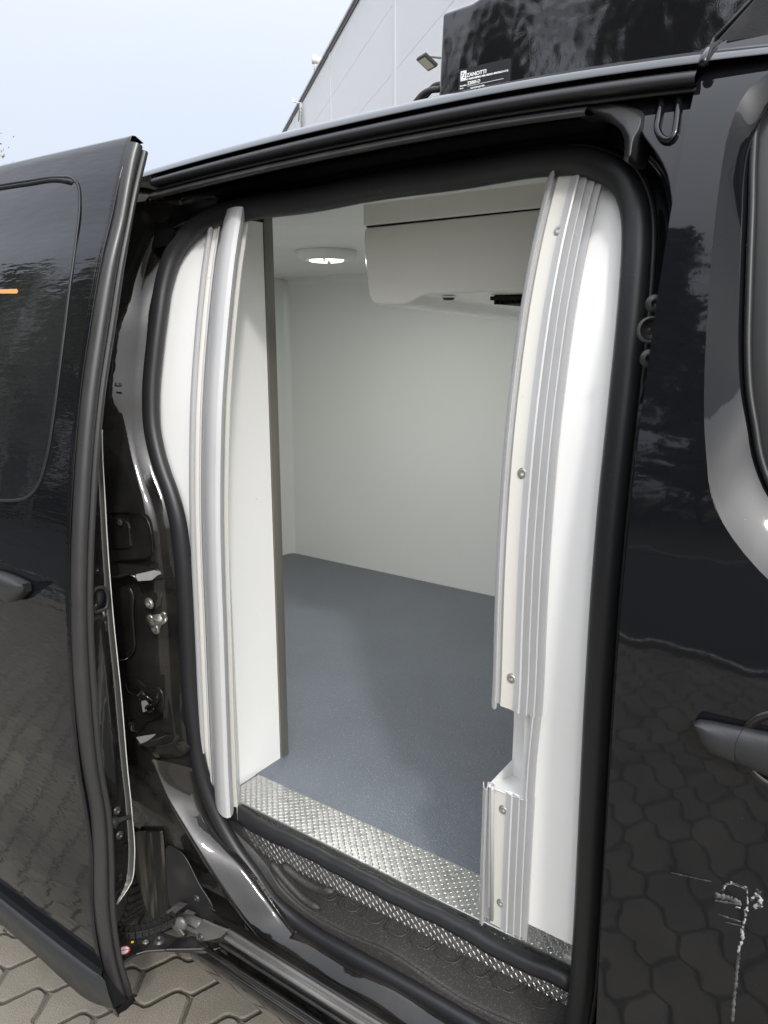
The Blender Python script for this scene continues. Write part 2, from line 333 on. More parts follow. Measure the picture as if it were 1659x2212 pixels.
g = MB(); a = fc-fd*.05; w = onwall(955, 150, 0.0); w = a+n_*.45; g.tube([a, a+Vector((0, 0, .05)), Vector((w.x, w.y, a.z+.05))], .015, 6); g.build('bracket', mat('flood_arm', (.08, .08, .08), .5), fl)
# mast and small roof horn at the hall's eaves
def eave(px):   # point above the eaves on the sightline column
    for yy in range(-60, 400, 1):
        p = onwall(px, yy, .05)
        if p.z < HB: return p
e1 = onwall(652, 222, .08)
ms = thing('roof_mast', 'thin white mast with a side arm standing at the hall eaves', 'mast', e1)
g = MB(); b_ = onwall(652, 275, .08); g.tube([b_, onwall(650, 222, .08)], .035, 8); g.tube([onwall(645, 262, .09), onwall(648, 226, .09)], .02, 6)
for k in range(5): g.tube([onwall(646+k*.7, 232+k*8, .09), onwall(652, 232+k*8, .09)], .014, 5)
g.build('mast_pole', mat('mast_grey', (.42, .42, .42), .5), ms)
g = MB(); g.tube([onwall(650, 223, .08), onwall(634, 220, .3), onwall(632, 211, .3)], .02, 6); g.build('side_arm', mat('arm_pale', (.6, .62, .65), .5), ms)
e2 = onwall(683, 134, .05); hc = thing('roof_camera', 'small white camera on a short post above the hall eaves', 'camera', e2)
g = MB(); g.tube([onwall(680, 158, .04), onwall(680, 128, .04)], .03, 6); g.build('camera_post', mat('post_pale', (.5, .5, .5), .5), hc)
g = MB(); c = onwall(687, 130, .04); g.lathe(c, (-.8, -.4, .2), [(0, -.12), (.07, -.11), (.09, -.02), (.09, .05), (.12, .10), (.12, .14), (0, .14)], 12); g.build('camera_housing', mat('cam_white', (.7, .7, .66), .5), hc)

# ------------------------------------------------------------------ trees
LEAF_D = mat('pine_foliage', (.030, .040, .020), .7, var=(1.2, (.060, .072, .034), .35, .65))
LEAF_B = mat('birch_foliage', (.16, .17, .065), .6, var=(1.2, (.28, .26, .12), .35, .65))
BARK_P = mat('pine_bark', (.13, .085, .055), .85, var=(6, (.07, .055, .045), .4, .6))
BARK_B = mat('birch_bark', (.5, .49, .45), .8, var=(7, (.06, .055, .05), .5, .6))
def tree_mesh(kind, H, seed):
    R = random.Random(seed); t = MB(); lf = MB()
    lean = Vector((R.uniform(-.04, .04), R.uniform(-.04, .04), 1)); top = lean*H
    pts = [lean*(H*i/8)+Vector((R.uniform(-.06, .06), R.uniform(-.06, .06), 0)) for i in range(9)]; r0 = H*.013
    t.tube(pts, [r0*(1-.85*i/8) for i in range(9)], 8, ref=(1, 0, 0))
    lo = (.10 if seed == 12 else .40) if kind == 'pine' else .22; nb = (80 if seed == 12 else 50) if kind == 'pine' else 54
    for i in range(nb):
        f = lo+(1-lo)*(i+R.random())/nb; base = lean*(H*f); a = R.uniform(0, 6.283)
        if kind == 'pine': ln = H*.17*(1.15-((f-lo)/(1-lo))**1.6)*R.uniform(.55, 1.1); up = R.uniform(-.05, .4)
        else: ln = H*.22*math.sin(math.pi*min(1, .12+.9*(f-lo)/(1-lo)))*R.uniform(.6, 1.1); up = R.uniform(.3, 1.0)
        dv = Vector((math.cos(a), math.sin(a), up)).normalized(); e = base+dv*ln
        if kind != 'pine': e.z -= ln*.25
        mid = base+dv*ln*.55; t.tube([base, mid, e], [r0*.28, r0*.17, r0*.05], 5, ref=(.1, .2, 1))
        k = 70 if kind == 'pine' else 60
        for j in range(k):
            s = R.uniform(.3, 1.08); p = base+(e-base)*s+Vector([R.gauss(0, 1) for _ in range(3)])*H*(.018 if kind == 'pine' else .024)
            if kind != 'pine': p.z -= R.random()**2*H*.06
            q = Vector([R.gauss(0, 1) for _ in range(3)]).normalized(); w = q.orthogonal().normalized(); sz = H*(R.uniform(.009, .021) if kind == 'pine' else R.uniform(.0045, .010))
            u = q.cross(w)
            lf.add([p-w*sz, p+u*sz*.5, p+w*sz, p-u*sz*.5], [(0, 1, 2, 3)])
    return t, lf
def make_tree(kind, H, seed, loc, label, group, rz=0):
    t, lf = tree_mesh(kind, H, seed)
    r = thing(kind+'_tree', label, 'tree', loc, group); r.rotation_euler.z = rz
    for nm, mb, m in (('trunk', t, BARK_P if kind == 'pine' else BARK_B), ('crown', lf, LEAF_D if kind == 'pine' else LEAF_B)):
        o = mb.build(nm, m, None, smooth=(nm == 'trunk')); o.parent = r; o.location = (0, 0, 0)
    return r
def copy_tree(r, loc, rz, sc, label):
    c = r.copy(); C.objects.link(c); c.location = loc; c.rotation_euler.z = rz; c.scale = (sc, sc, sc); c['label'] = label
    for ch in r.children:
        k = ch.copy(); C.objects.link(k); k.parent = c
    return c
r_ = Vector(ray(-42, 600)); bl = Vector((r_.x, r_.y, 0)).normalized()*24
bir = make_tree('birch', 7.9, 3, bl, 'pale spring birch at the left edge of the photo, seen above the sliding door', None)
GT = 'trees across the yard, mirrored in the black paint'
LT = 'tall dark pine across the yard, mirrored in the van paint'; LB = 'pale birch across the yard, mirrored in the van paint'
R = random.Random(5)
spots = []
for i in range(15): spots.append((-1.2-3.0*i+R.uniform(-.9, .9), -19.5+R.uniform(-2.5, 2.5)+.12*i, R.uniform(.8, 1.08)))
for i in range(11): spots.append((-20-R.uniform(0, 7), -17+1.9*i+R.uniform(-.6, .6), R.uniform(.8, 1.05)))
for i in range(16): spots.append((1.5-2.8*i+R.uniform(-1, 1), -25+R.uniform(-2, 2), R.uniform(1.0, 1.2)))
wood = MB(); protos = [(tree_mesh('pine', 17, 11), 0), (tree_mesh('pine', 15, 12), 0), (tree_mesh('birch', 13, 13), 1)]
for i, (x, y, sc2) in enumerate(spots):
    (t, lf), kd = protos[(2 if 15 <= i < 26 else [0, 1, 0, 2, 0, 1][i % 6])]; rz = R.uniform(0, 6.28); ca, sa = math.cos(rz)*sc2, math.sin(rz)*sc2
    for mb_, mi in ((t, 2+kd), (lf, kd)):
        wood.add([(x+v.x*ca-v.y*sa, y+v.x*sa+v.y*ca, v.z*sc2) for v in mb_.V], mb_.F, mi)
for i in range(14000):   # undergrowth and saplings along the wood's edge
    k = R.random(); u = R.random()
    if k < .6: x, y = 4-46*u, -22-R.uniform(0, 5)
    else: x, y = -23-R.uniform(0, 5), -18+24*u
    if k >= .6 and R.random() < .5: continue
    h_ = (.35 if k >= .6 else 1.0)*(2.2+2.0*math.sin(x*.9)+1.6*math.sin(y*.7+x*.3))*.9+1.2; p = Vector((x, y, R.random()**1.2*max(h_, 1.0)))
    q = Vector([R.gauss(0, 1) for _ in range(3)]).normalized(); w = q.orthogonal().normalized(); u_ = q.cross(w); sz = R.uniform(.12, .3)
    wood.add([p-w*sz, p+u_*sz*.5, p+w*sz, p-u_*sz*.5], [(0, 1, 2, 3)], 0)
me = bpy.data.meshes.new('wood'); me.from_pydata([tuple(v) for v in wood.V], [], wood.F)
for m in (LEAF_D, LEAF_B, BARK_P, BARK_B): me.materials.append(m)
me.polygons.foreach_set('material_index', wood.M); me.update()
wo2 = bpy.data.objects.new('wood', me); C.objects.link(wo2); wo2['kind'] = 'stuff'; wo2['label'] = 'dark pine wood across the yard, seen only mirrored in the black paint'; wo2['category'] = 'wood'
# ------------------------------------------------------------------ van
van = thing('refrigerated_van', 'glossy black panel van with its sliding side door open onto a white insulated cargo box', 'van', VAN_AT)
XG = -.297         # rear edge of the front door
# ---- front door skin
XW = [(1.345, .3), (1.36, .05), (1.385, -.08), (1.413, -.135), (1.482, -.197), (1.55, -.217), (1.627, -.229), (1.75, -.240), (1.86, -.2465), (1.92, -.246), (1.967, -.232), (1.985, -.20), (1.995, -.12), (2.0, .0)]
def xw(z):
    if z < XW[0][0] or z > XW[-1][0]: return 9
    return spline(XW, z)
zs = [.22+i*(2.03-.22)/110 for i in range(111)]
g = MB(); rows = []
for z in zs:
    x1 = min(xw(z), -.10); rows.append([Vector((XG+(x1-XG)*(j/10), ys(z), z)) for j in range(11)])
g.grid(rows)
rows = []
for i in range(40):
    x = -.10+1.25*(i/39)**1.3; zt = 1.3835-.05*(1-math.exp(-(x+.10)*7)) if x > -.1 else 1.3835
    rows.append([Vector((x, ys(.22+(zt-.22)*j/60), .22+(zt-.22)*j/60)) for j in range(61)])
g.grid(rows)
rows = [[Vector((x, ys(z), z)) for z in (1.997, 2.008, 2.02, 2.03)] for x in (-.1, .2, .6, 1.0)]
g.grid(rows)
# rear edge return
rows = [[Vector((XG, ys(z), z)), Vector((XG-.0015, ys(z)+.004, z)), Vector((XG-.0005, ys(z)+.02, z)), Vector((XG+.004, ys(z)+.05, z))] for z in zs]
g.grid(rows)
fdoor = g.build('front_door', PAINT, van)
# dished surround of the window
zo = [1.352, 1.36, 1.37, 1.385, 1.40, 1.43, 1.47, 1.52, 1.58, 1.65, 1.75, 1.85, 1.92, 1.95, 1.967, 1.98, 1.99, 1.998]
out = [Vector((min(xw(z), .25), ys(z), z)) for z in zo]
inn_px = [(1990, 1330), (1850, 1235), (1720, 1130), (1659, 1048), (1636, 985), (1625, 920), (1614, 853), (1609, 753), (1611, 650), (1613, 588), (1618, 454), (1622, 322), (1626, 279), (1637, 246), (1659, 217), (1720, 170)]
inn = [S(x, y, .036) for x, y in inn_px]
N_ = 60; A = catmull(out, N_); B = catmull(inn, N_)
rows = []
for k in range(11):
    t = k/10; rows.append([Vector((a.x+(b.x-a.x)*t, ys(a.z+(b.z-a.z)*t)+.036*t, a.z+(b.z-a.z)*t)) for a, b in zip(A, B)])
g = MB(); g.grid(rows); g.build('window_surround', PAINT, fdoor)
g = MB(); g.tube([b+Vector((.004, -.004, 0)) for b in B], .0045, 8); g.build('window_gasket', RUB, fdoor)
C1 = [b+Vector((.007, .000, 0)) for b in B]; C2 = [b+Vector((.040, .002, 0)) for b in B]; C3 = [b+Vector((.046, .012, 0)) for b in B]
g = MB(); g.grid([C1, [p+Vector((.015, -.004, 0)) for p in C1], C2, C3]); g.build('window_frame', FRAME, fdoor)
g = MB(); g.grid([[p+Vector((-.004, .004, 0)) for p in C3], [p+Vector((.7, .004, .0)) for p in C3]]); g.build('window_glass', GLASS, fdoor, mods=[('solid', .004)])
# front door handle: tapered grip + fixed cap + bowl
hdl = []
h0 = S(1500, 1566, -.03); 
def K6(px, py): return (1382.5+px*.16667, 1468.9+py*.16667)   # crop -> photo
up = [S(*K6(x, y), -.032) for x, y in ((700, 545), (760, 512), (900, 522), (1100, 560), (1355, 608))]
md = [S(*K6(x, y), -.022) for x, y in ((704, 580), (760, 598), (900, 655), (1080, 722), (1250, 782))]
lo_ = [S(*K6(x, y), -.012) for x, y in ((710, 640), (770, 790), (880, 920), (1050, 1010), (1245, 1080))]
UPX = ((700, 545), (760, 512), (900, 522), (1100, 560), (1355, 608)); bk1 = [S(*K6(x, y), -.003) for x, y in UPX]; up = [a_+(b_-a_)*.22+Vector((0, -.008, .002)) for a_, b_ in zip(bk1, md)]; bk2 = [p+Vector((0, .009, 0)) for p in lo_]
g = MB(); n = 24; R5 = [catmull(q, n) for q in (bk1, up, md, lo_, bk2)]
def around(R5):
    ring = []
    for i in range(len(R5[0])): ring.append(catmull([R5[k][i] for k in range(5)], 17))
    return ring
rg = around(R5); g.grid(rg, True); g.add(rg[0], [tuple(range(17))]); g.add(rg[-1], [tuple(range(17))])
handle = g.build('door_handle', MOULD, fdoor)
up2 = [S(*K6(x, y), -.033) for x, y in ((1361, 609), (1500, 640), (1660, 668), (1900, 715), (2150, 775))]
md2 = [S(*K6(x, y), -.022) for x, y in ((1256, 784), (1440, 850), (1659, 930), (1900, 1010), (2150, 1085))]
lo2 = [S(*K6(x, y), -.012) for x, y in ((1251, 1082), (1440, 1160), (1659, 1255), (1900, 1350), (2150, 1430))]
up2b = [S(*K6(x, y), -.003) for x, y in ((1361, 609), (1500, 640), (1660, 668), (1900, 715), (2150, 775))]; up2 = [a_+(b_-a_)*.22+Vector((0, -.008, .002)) for a_, b_ in zip(up2b, md2)]
R5 = [catmull(q, n) for q in (up2b, up2, md2, lo2, [p+Vector((0, .03, 0)) for p in lo2])]
g = MB(); rg = around(R5); g.grid(rg, True); g.add(rg[0], [tuple(range(17))]); g.add(rg[-1], [tuple(range(17))])
g.build('handle_cap', MOULD, fdoor)
bc = S(*K6(1900, 950), -.0015); g = MB()
g.lathe(bc, (0, -1, .0), [(.052, .0), (.050, .003), (.047, .0035), (.044, .001), (.03, -.010), (0, -.016)], 40); g.build('handle_bowl', PAINTI, fdoor)
# scratch on the front door (bare metal, follows the skin)
def KS(px, py): return (1296+px*.21875, 1814.5+py*.21875)
def scratch(g, pts, wpx, off=-.0004, mi=0, seed=1, jag=.5):
    R = random.Random(seed); P = []
    for i in range(len(pts)-1):
        a, b = pts[i], pts[i+1]; k = max(2, int(math.hypot(b[0]-a[0], b[1]-a[1])/14))
        for j in range(k): P.append((a[0]+(b[0]-a[0])*j/k, a[1]+(b[1]-a[1])*j/k))
    P.append(pts[-1]); up, dn = [], []
    for i, p in enumerate(P):
        q = P[min(i+1, len(P)-1)]; o_ = P[max(i-1, 0)]; tx, ty = q[0]-o_[0], q[1]-o_[1]; L_ = math.hypot(tx, ty) or 1
        w = wpx*(1+R.uniform(-jag, jag))*(.35 if i in (0, len(P)-1) else 1); nx, ny = -ty/L_*w/2, tx/L_*w/2; jx = R.uniform(-jag, jag)*wpx*.25
        up.append(S(*KS(p[0]+nx+jx, p[1]+ny), off)); dn.append(S(*KS(p[0]-nx+jx, p[1]-ny), off))
    g.grid([up, dn], mi=mi)
g = MB()
scratch(g, [(1210, 500), (1225, 460), (1250, 430), (1310, 425), (1380, 455), (1450, 475)], 26, seed=2)
scratch(g, [(1195, 490), (1220, 480)], 40, seed=3)
scratch(g, [(1545, 480), (1575, 560), (1580, 640), (1510, 670)], 50, seed=4, jag=.6)
scratch(g, [(1490, 600), (1540, 540), (1560, 600)], 34, seed=5, jag=.6)
scratch(g, [(1335, 672), (1385, 672)], 40, seed=6)
scratch(g, [(1452, 480), (1455, 560), (1460, 640)], 16, seed=7)
scratch(g, [(1455, 650), (1440, 740), (1415, 830), (1405, 900), (1410, 970), (1375, 1060), (1365, 1120)], 34, seed=8)
g.build('paint_scratch', SCR, fdoor, mods=[('solid', .0001)])
g = MB()
scratch(g, [(1100, 410), (950, 380), (800, 345), (700, 322)], 13, seed=12, off=-.0006)
scratch(g, [(1380, 1110), (1360, 1200), (1345, 1400), (1320, 1600), (1310, 1800)], 34, seed=9)
scratch(g, [(1120, 540), (1250, 570), (1390, 620)], 46, seed=10)
scratch(g, [(1130, 600), (1400, 640)], 20, seed=11)
scratch(g, [(1160, 730), (1300, 780), (1400, 810)], 16, seed=13)
scratch(g, [(1230, 810), (1400, 850)], 12, seed=14)
g.build('paint_scuff', SCR2, fdoor, mods=[('solid', .0001)])

# ---- B pillar: gloss face, round shoulder, inner channel
EP = [(1449, 262), (1450, 330), (1400, 318), ]
E_px = [(1330, 180), (1345, 225), (1366, 262), (1386, 290), (1408, 318), (1429, 348), (1443, 380), (1450, 420), (1453, 470), (1450, 540), (1441, 600), (1431, 650), (1422, 700), (1411, 752), (1401, 800), (1388, 840), (1378, 880), (1373, 950), (1366, 1040), (1353, 1200), (1340, 1400), (1331, 1600), (1318, 1900), (1303, 2150), (1298, 2230)]
E3 = [S(x, y, .014) for x, y in E_px]
G3 = [Vector((XG+.02, ys(p.z)+.0135, p.z)) for p in E3]
G3[0].z = 2.04; G3[0].y = ys(2.04)+.0135
so = [S(x, y, .10) for x, y in [(1290, 180), (1296, 230), (1303, 280), (1312, 315), (1329, 338), (1362, 366), (1383, 401), (1397, 452), (1401, 517), (1399, 560), (1395, 620), (1390, 680), (1384, 740), (1378, 800), (1372, 850), (1366, 900), (1357, 1000), (1350, 1080), (1338, 1220), (1324, 1420), (1316, 1620), (1304, 1900), (1291, 2130), (1285, 2220)]]
n = 90; a = catmull(G3, n); b = catmull(E3, n); c = catmull(so, n)
def mixp(p, q, t, dy=0): v = p+(q-p)*t; v.y += dy; return v
rows = [a]+[[mixp(p, q, t) for p, q in zip(a, b)] for t in (.3, .6, .85, .96)]+[b, [mixp(p, q, .012, .0012) for p, q in zip(b, c)], [mixp(p, q, .03, .004) for p, q in zip(b, c)], [mixp(p, q, .06, .010) for p, q in zip(b, c)], [mixp(p, q, .12, .030) for p, q in zip(b, c)], [mixp(p, q, .30, .042) for p, q in zip(b, c)], [mixp(p, q, .40, .034) for p, q in zip(b, c)], [mixp(p, q, .50, .050) for p, q in zip(b, c)], [mixp(p, q, .8, .025) for p, q in zip(b, c)], [mixp(p, q, 1.15, .02) for p, q in zip(b, c)]]
g = MB(); g.grid(rows); bp_ = g.build('centre_pillar', PAINT, van)
# pressed U bead
def K5(px, py): return (1296+px*.21875, 103.7+py*.21875)
U_ = [S(*K5(x, y), .012) for x, y in ((610, 430), (605, 560), (580, 700), (567, 790), (580, 840), (640, 905), (690, 910), (730, 870), (755, 770), (770, 640), (785, 480))]
g = MB(); g.tube(catmull(U_, 40), .0048, 10, r2=.0055); g.build('pressed_bead', PAINT, bp_)
for px, py, rr in ((1414, 657, .0095), (1406, 713, .013), (1402, 775, .0095)):
    c = S(px, py, .034); ax = Vector((.45, -.9, 0)).normalized(); g = MB()
    if rr > .012: g.lathe(c, ax, [(.017, 0), (.0165, .004), (.0135, .004), (.012, -.002), (.005, -.006), (0, -.004)], 22)
    else: torx(g, c, ax, rr)
    g.build('pillar_bolt', STEELD, bp_)

# ---- header: roof rail, rubbers, track cover, cavity
def arc(x):
    if x < -1.5: return -.045*.85**2+(x+1.5)*.03
    return -.045*(x+.65)**2 if x < -.65 else -.10*(x+.65)**2
XH = aY(830, 270, 1.05).x; A0 = arc(XH)
def xsweep(name, prof, x0, x1, m, n=40, parent=van, conv=None, zarc=True, **k):
    pts = [(p[1], aY(830, p[0], p[1]).z) for p in prof]; rows = []
    for i in range(n):
        x = x0+(x1-x0)*i/(n-1); dz = arc(x)-A0 if zarc else 0
        rows.append([Vector((x, y, z+dz)) for y, z in pts])
    g = MB(); g.grid(rows); return g.build(name, m, parent, **k)
rail = xsweep('roof_rail', [(233, 1.165), (232.2, 1.13), (232, 1.10), (233, 1.084), (235.5, 1.074), (239, 1.068), (243, 1.0635), (247, 1.0595), (250, 1.057), (251, 1.057), (252, 1.07)], -3.2, -.292, PAINT, 70)
xsweep('roof_rail', [(233, 1.165), (232.2, 1.13), (232, 1.10), (233, 1.084), (235.5, 1.074), (239, 1.068), (242, 1.0635), (246, 1.0595), (248, 1.057), (249, 1.057), (250, 1.07)], -.283, 1.1, PAINT, 40)
g = MB(); P = [aY(830, q, y) for q, y in [(230, 1.13), (230.5, 1.095), (234, 1.072), (242, 1.062), (250, 1.054), (256, 1.055)]]
g.tube([Vector((-.288, p.y, p.z+arc(-.288)-A0)) for p in P], .0065, 8, ref=(1, 0, 0)); g.build('rail_joint', PAINT, van)
xsweep('header_flange', [(250, 1.066), (252, 1.074), (262, 1.076), (264, 1.09)], -1.36, XG+.005, PAINTI)
xsweep('header_rubber', [(261, 1.07), (262, 1.058), (264, 1.052), (272, 1.047), (280, 1.049), (287, 1.057), (289.5, 1.066), (291, 1.060), (296, 1.056), (299, 1.060), (300.5, 1.075)], -1.33, XG+.002, RUB, 50)
XE = S(1290, 230, .03).x
trk = xsweep('track_cover', [(299, 1.085), (300.5, 1.063), (307, 1.054), (309, 1.0515), (314, 1.052), (318.5, 1.056), (320, 1.066), (319, 1.10)], -1.345, XE, PLAS, 50)
def K2(px, py): return (829.5+px*.5, py*.5)
cap = [K2(*p) for p in ((830, 447), (890, 432), (980, 418), (1040, 428), (1100, 448), (1135, 463), (1150, 490), (1148, 530), (1135, 575), (1112, 608), (1095, 650), (1080, 695), (1055, 708), (1035, 690), (1040, 640), (1038, 600), (1020, 560), (960, 512), (890, 490), (830, 497))]
ridge = (1060, 500)
F0 = [S(x, y, .028) for x, y in cap]; ctr = [S(*K2(*p), .006) for p in ((840, 470), (900, 458), (985, 452), (1040, 470), (1085, 490), (1105, 505), (1110, 515), (1108, 530), (1098, 560), (1080, 590), (1072, 620), (1068, 660), (1060, 680), (1056, 670), (1062, 620), (1058, 585), (1035, 545), (975, 492), (895, 472), (840, 478))]
BK = [p+Vector((0, .05, 0)) for p in F0]
n = len(cap); V = BK+F0+[a+(b-a)*.55+Vector((0, -.003, 0)) for a, b in zip(F0, ctr)]+ctr; F = []
for r in range(3):
    for i in range(n): F.append((r*n+i, r*n+(i+1) % n, (r+1)*n+(i+1) % n, (r+1)*n+i))
F.append(tuple(3*n+i for i in range(n)))
g = MB(); g.add(V, F); g.build('track_end_cover', PLAS, van, mods=[('bevel', .002, 2)])
xsweep('header_cavity', [(318, 1.095), (319, 1.20), (330, 1.21), (395, 1.21), (400, 1.18), (420, 1.17)], -1.46, -.318, CAVITY, 30)
# faint pressed line inside the header
xsweep('header_bead', [(352, 1.2095), (353, 1.206), (355, 1.206), (356, 1.2095)], -1.40, -.45, CAVITY, 20)
# ---- roof and rest of the shell
g = MB(); rows = []
zt = aY(830, 233, 1.165).z
for i in range(40):
    x = -3.3+4.3*i/39; dz = arc(x)-A0 if x < .6 else arc(.6)-A0
    rows.append([Vector((x, 1.165, zt+dz)), Vector((x, 1.4, zt+.018+dz)), Vector((x, 1.95, zt+.03+dz)), Vector((x, 2.6, zt+.012+dz)), Vector((x, 2.8, zt-.02+dz)), Vector((x, 2.88, zt-.12)), Vector((x, 2.96, 1.5)), Vector((x, 2.98, 1.2)), Vector((x, 2.96, .6)), Vector((x, 2.92, .28))])
g.grid(rows); g.build('roof', PAINT, van)
g = MB(); g.box((-3.3, 1.13, .25), (1.0, 2.9, .38)); g.box((-1.9, 1.30, .40), (1.0, 2.9, .50)); g.build('underbody', CAVITY, van, smooth=False)
# ---- door aperture seal: one continuous loop
sc_ = [(526, 455), (691, 431), (800, 409), (1000, 380), (1195, 350), (1260, 349), (1296, 361), (1326, 374), (1350, 397), (1366, 432), (1374, 472), (1375, 520), (1371, 600), (1363, 700), (1348, 850), (1324, 1100), (1309, 1250), (1297, 1500), (1290, 1700), (1282, 1900)]
L3 = [S(x, y, .105) for x, y in sc_]
for p in L3[15:]: p.x = -.3555
zb = .408
L3 += [Vector((-.357, ys(.72)+.105, .72)), Vector((-.362, ys(.60)+.105, .60)), Vector((-.375, ys(.52)+.105, .52)), Vector((-.41, ys(.46)+.104, .46)), Vector((-.46, ys(zb)+.103, zb+.004)), Vector((-.55, ys(zb)+.102, zb)), Vector((-.66, ys(zb)+.102, zb))]
lowl = [(829, 2094), (740, 2060), (680, 2030), (628, 1992), (588, 1946), (552, 1893), (508, 1832), (474, 1773), (443, 1698), (425, 1623), (417, 1560), (411, 1506), (406, 1406), (401, 1306), (394, 1206), (379.5, 1106), (366, 1060), (354, 1028), (339, 978), (329, 928), (326, 853), (334, 753), (343, 680), (355, 605), (374, 549), (404, 508), (439, 480), (481, 464)]
lowl3 = [S(x, y, .104) for x, y in lowl]
lowl3[0] = Vector((-.777, ys(zb)+.102, zb-.002)); lowl3[1] = Vector((-.875, ys(zb)+.102, zb-.005)); lowl3[2] = Vector((-.960, ys(.4)+.103, .400)); lowl3[3].z = .408
SEALP = catmull(L3+lowl3, 330, True)
g = MB(); g.tube(SEALP, .0205, 16, r2=.017, ref=(0, 1, .25), closed=True); seal = g.build('door_seal', RUB, van)
# thin second lip just outside the tube
g = MB(); lip = []
cc = Vector((-.85, 1.05, 1.2))
for i in range(0, len(SEALP)):
    p = SEALP[i]; q = SEALP[(i+1) % len(SEALP)]; t = (q-p).normalized(); nn = t.cross(Vector((0, 1, 0))).normalized()
    if nn.dot(p-cc) < 0: nn = -nn
    lip.append(p+nn*.021+Vector((0, .006, 0)))
g.tube(lip, .0045, 8, closed=True); g.build('seal_lip', RUB, seal)
# ---- sill tube in front of the threshold
t0 = aY(462, 1728, 1.098); t1 = aY(1243, 2120, 1.098)
pth = []
R = random.Random(3)
for i in range(40):
    f = i/39; p = t0+(t1-t0)*f; p = Vector((p.x, p.y, .585)); p.z += .0016*math.sin(i*.7)+.0012*math.sin(i*1.9); p.y += .002*math.sin(i*.53); pth.append(p)
g = MB(); g.tube(pth, .0175, 16, r2=.0185); g.build('sill_seal', RUB, van)
# ---- tread plate: nosed threshold and riser with raised bars
def bars(g, org, ux, uy, nz, W_, H_, pitch=.0090, inside=None):
    nx = int(W_/pitch); ny = int(H_/pitch); ux = Vector(ux); uy = Vector(uy); nz = Vector(nz); org = Vector(org)
    for i in range(nx):
        for j in range(ny):
            cu = (i+.5)*pitch; cv = (j+.5)*pitch
            if inside and not inside(cu, cv): continue
            s = 1 if (i+j) % 2 else -1; a = (ux*.62+uy*.78*s).normalized(); b = a.cross(nz).normalized(); c = org+ux*cu+uy*cv
            l_ = .0058; w_ = .0017; h_ = .0012
            V = [c-a*l_, c+b*w_-a*l_*.35, c+b*w_+a*l_*.35, c+a*l_, c-b*w_+a*l_*.35, c-b*w_-a*l_*.35, c-a*l_*.45+nz*h_, c+a*l_*.45+nz*h_]
            g.add(V, [(0, 1, 6), (1, 2, 7, 6), (2, 3, 7), (3, 4, 7), (4, 5, 6, 7), (5, 0, 6)])
FZ = .592
g = MB(); X0, X1 = -1.285, -.385
yb, yf = 1.235, 1.122
g.grid([[Vector((x, yb, FZ+.004)), Vector((x, yb-.001, FZ+.0055)), Vector((x, yf+.003, FZ+.0055)), Vector((x, yf+.0008, FZ+.0045)), Vector((x, yf, FZ+.001)), Vector((x, yf, FZ-.02)), Vector((x, yf, FZ-.12))] for x in (X0, X1)])
bars(g, (X0, yf+.004, FZ+.0055), (1, 0, 0), (0, 1, 0), (0, 0, 1), X1-X0, yb-yf-.004)
bars(g, (X0, yf-.0002, FZ-.114), (1, 0, 0), (0, 0, 1), (0, -1, 0), X1-X0, .113)
thr = g.build('threshold_plate', ALU, van, smooth=False)
g = MB(); c = Vector((-.41, yf+.012, FZ+.007)); g.tube([c-Vector((.012, 0, 0)), c+Vector((.012, 0, 0))], .004, 8); g.build('drain_clip', CREAM, van)
# ---- step tread
def bz(x): # riser foot height
    return .489+.024*min(1, max(0, (x+1.17)/.76))
inr = [Vector((-1.265, 1.122, .60)), Vector((-1.235, 1.121, .54)), Vector((-1.20, 1.120, .503)), Vector((-1.16, 1.119, .49))]+[Vector((x, 1.119, bz(x))) for x in (-1.05, -.9, -.7, -.55, -.45, -.40)]
otr = []
si = [(452, 1700), (500, 1796), (545, 1842), (575, 1880), (600, 1925), (650, 1976), (725, 2022), (829, 2066), (1000, 2142), (1150, 2204)]
o3 = [S(x, y, .118) for x, y in si[:8]]+[Vector((-.60, 1.083, zb+.012)), Vector((-.42, 1.09, zb+.03))]
nn_ = 60; Ain = catmull(inr, nn_); Bo = catmull(o3, nn_)
rows = []
for t, dz in ((0, 0), (.12, -.004), (.3, -.004), (.5, -.004), (.68, -.004), (.78, -.001), (.86, .006), (.93, .012), (1.0, .010), (1.12, -.02)):
    rows.append([Vector(((a+(b-a)*t).x, (a+(b-a)*t).y, (a+(b-a)*t).z+dz)) for a, b in zip(Ain, Bo)])
g = MB(); g.grid(rows)
step = g.build('step_tread', STEP, van)
g = MB()
for i in range(9):  # raised outlines of the grip pads
    x = -.98+i*.062; z = bz(x)-.003; y0, y1 = 1.118, 1.098
    P = [Vector((x, y0, z)), Vector((x+.004, y1, z-.002)), Vector((x+.046, y1, z-.002)), Vector((x+.050, y0, z))]
    g.tube(catmull(P, 12), .0016, 6, ref=(0, 0, 1))
g.build('grip_pad', STEP, step)
g = MB()
g.tube(catmull([S(*p, .112) for p in ((585, 1862), (620, 1905), (660, 1945), (690, 1962))], 16), [.004]+[.008]*14+[.003], 10, ref=(0, 0, 1))
g.tube(catmull([S(*p, .112) for p in ((610, 1866), (650, 1900), (690, 1922), (720, 1925))], 16), [.004]+[.009]*14+[.003], 10, ref=(0, 0, 1))
g.build('moulded_rib', STEP, step)
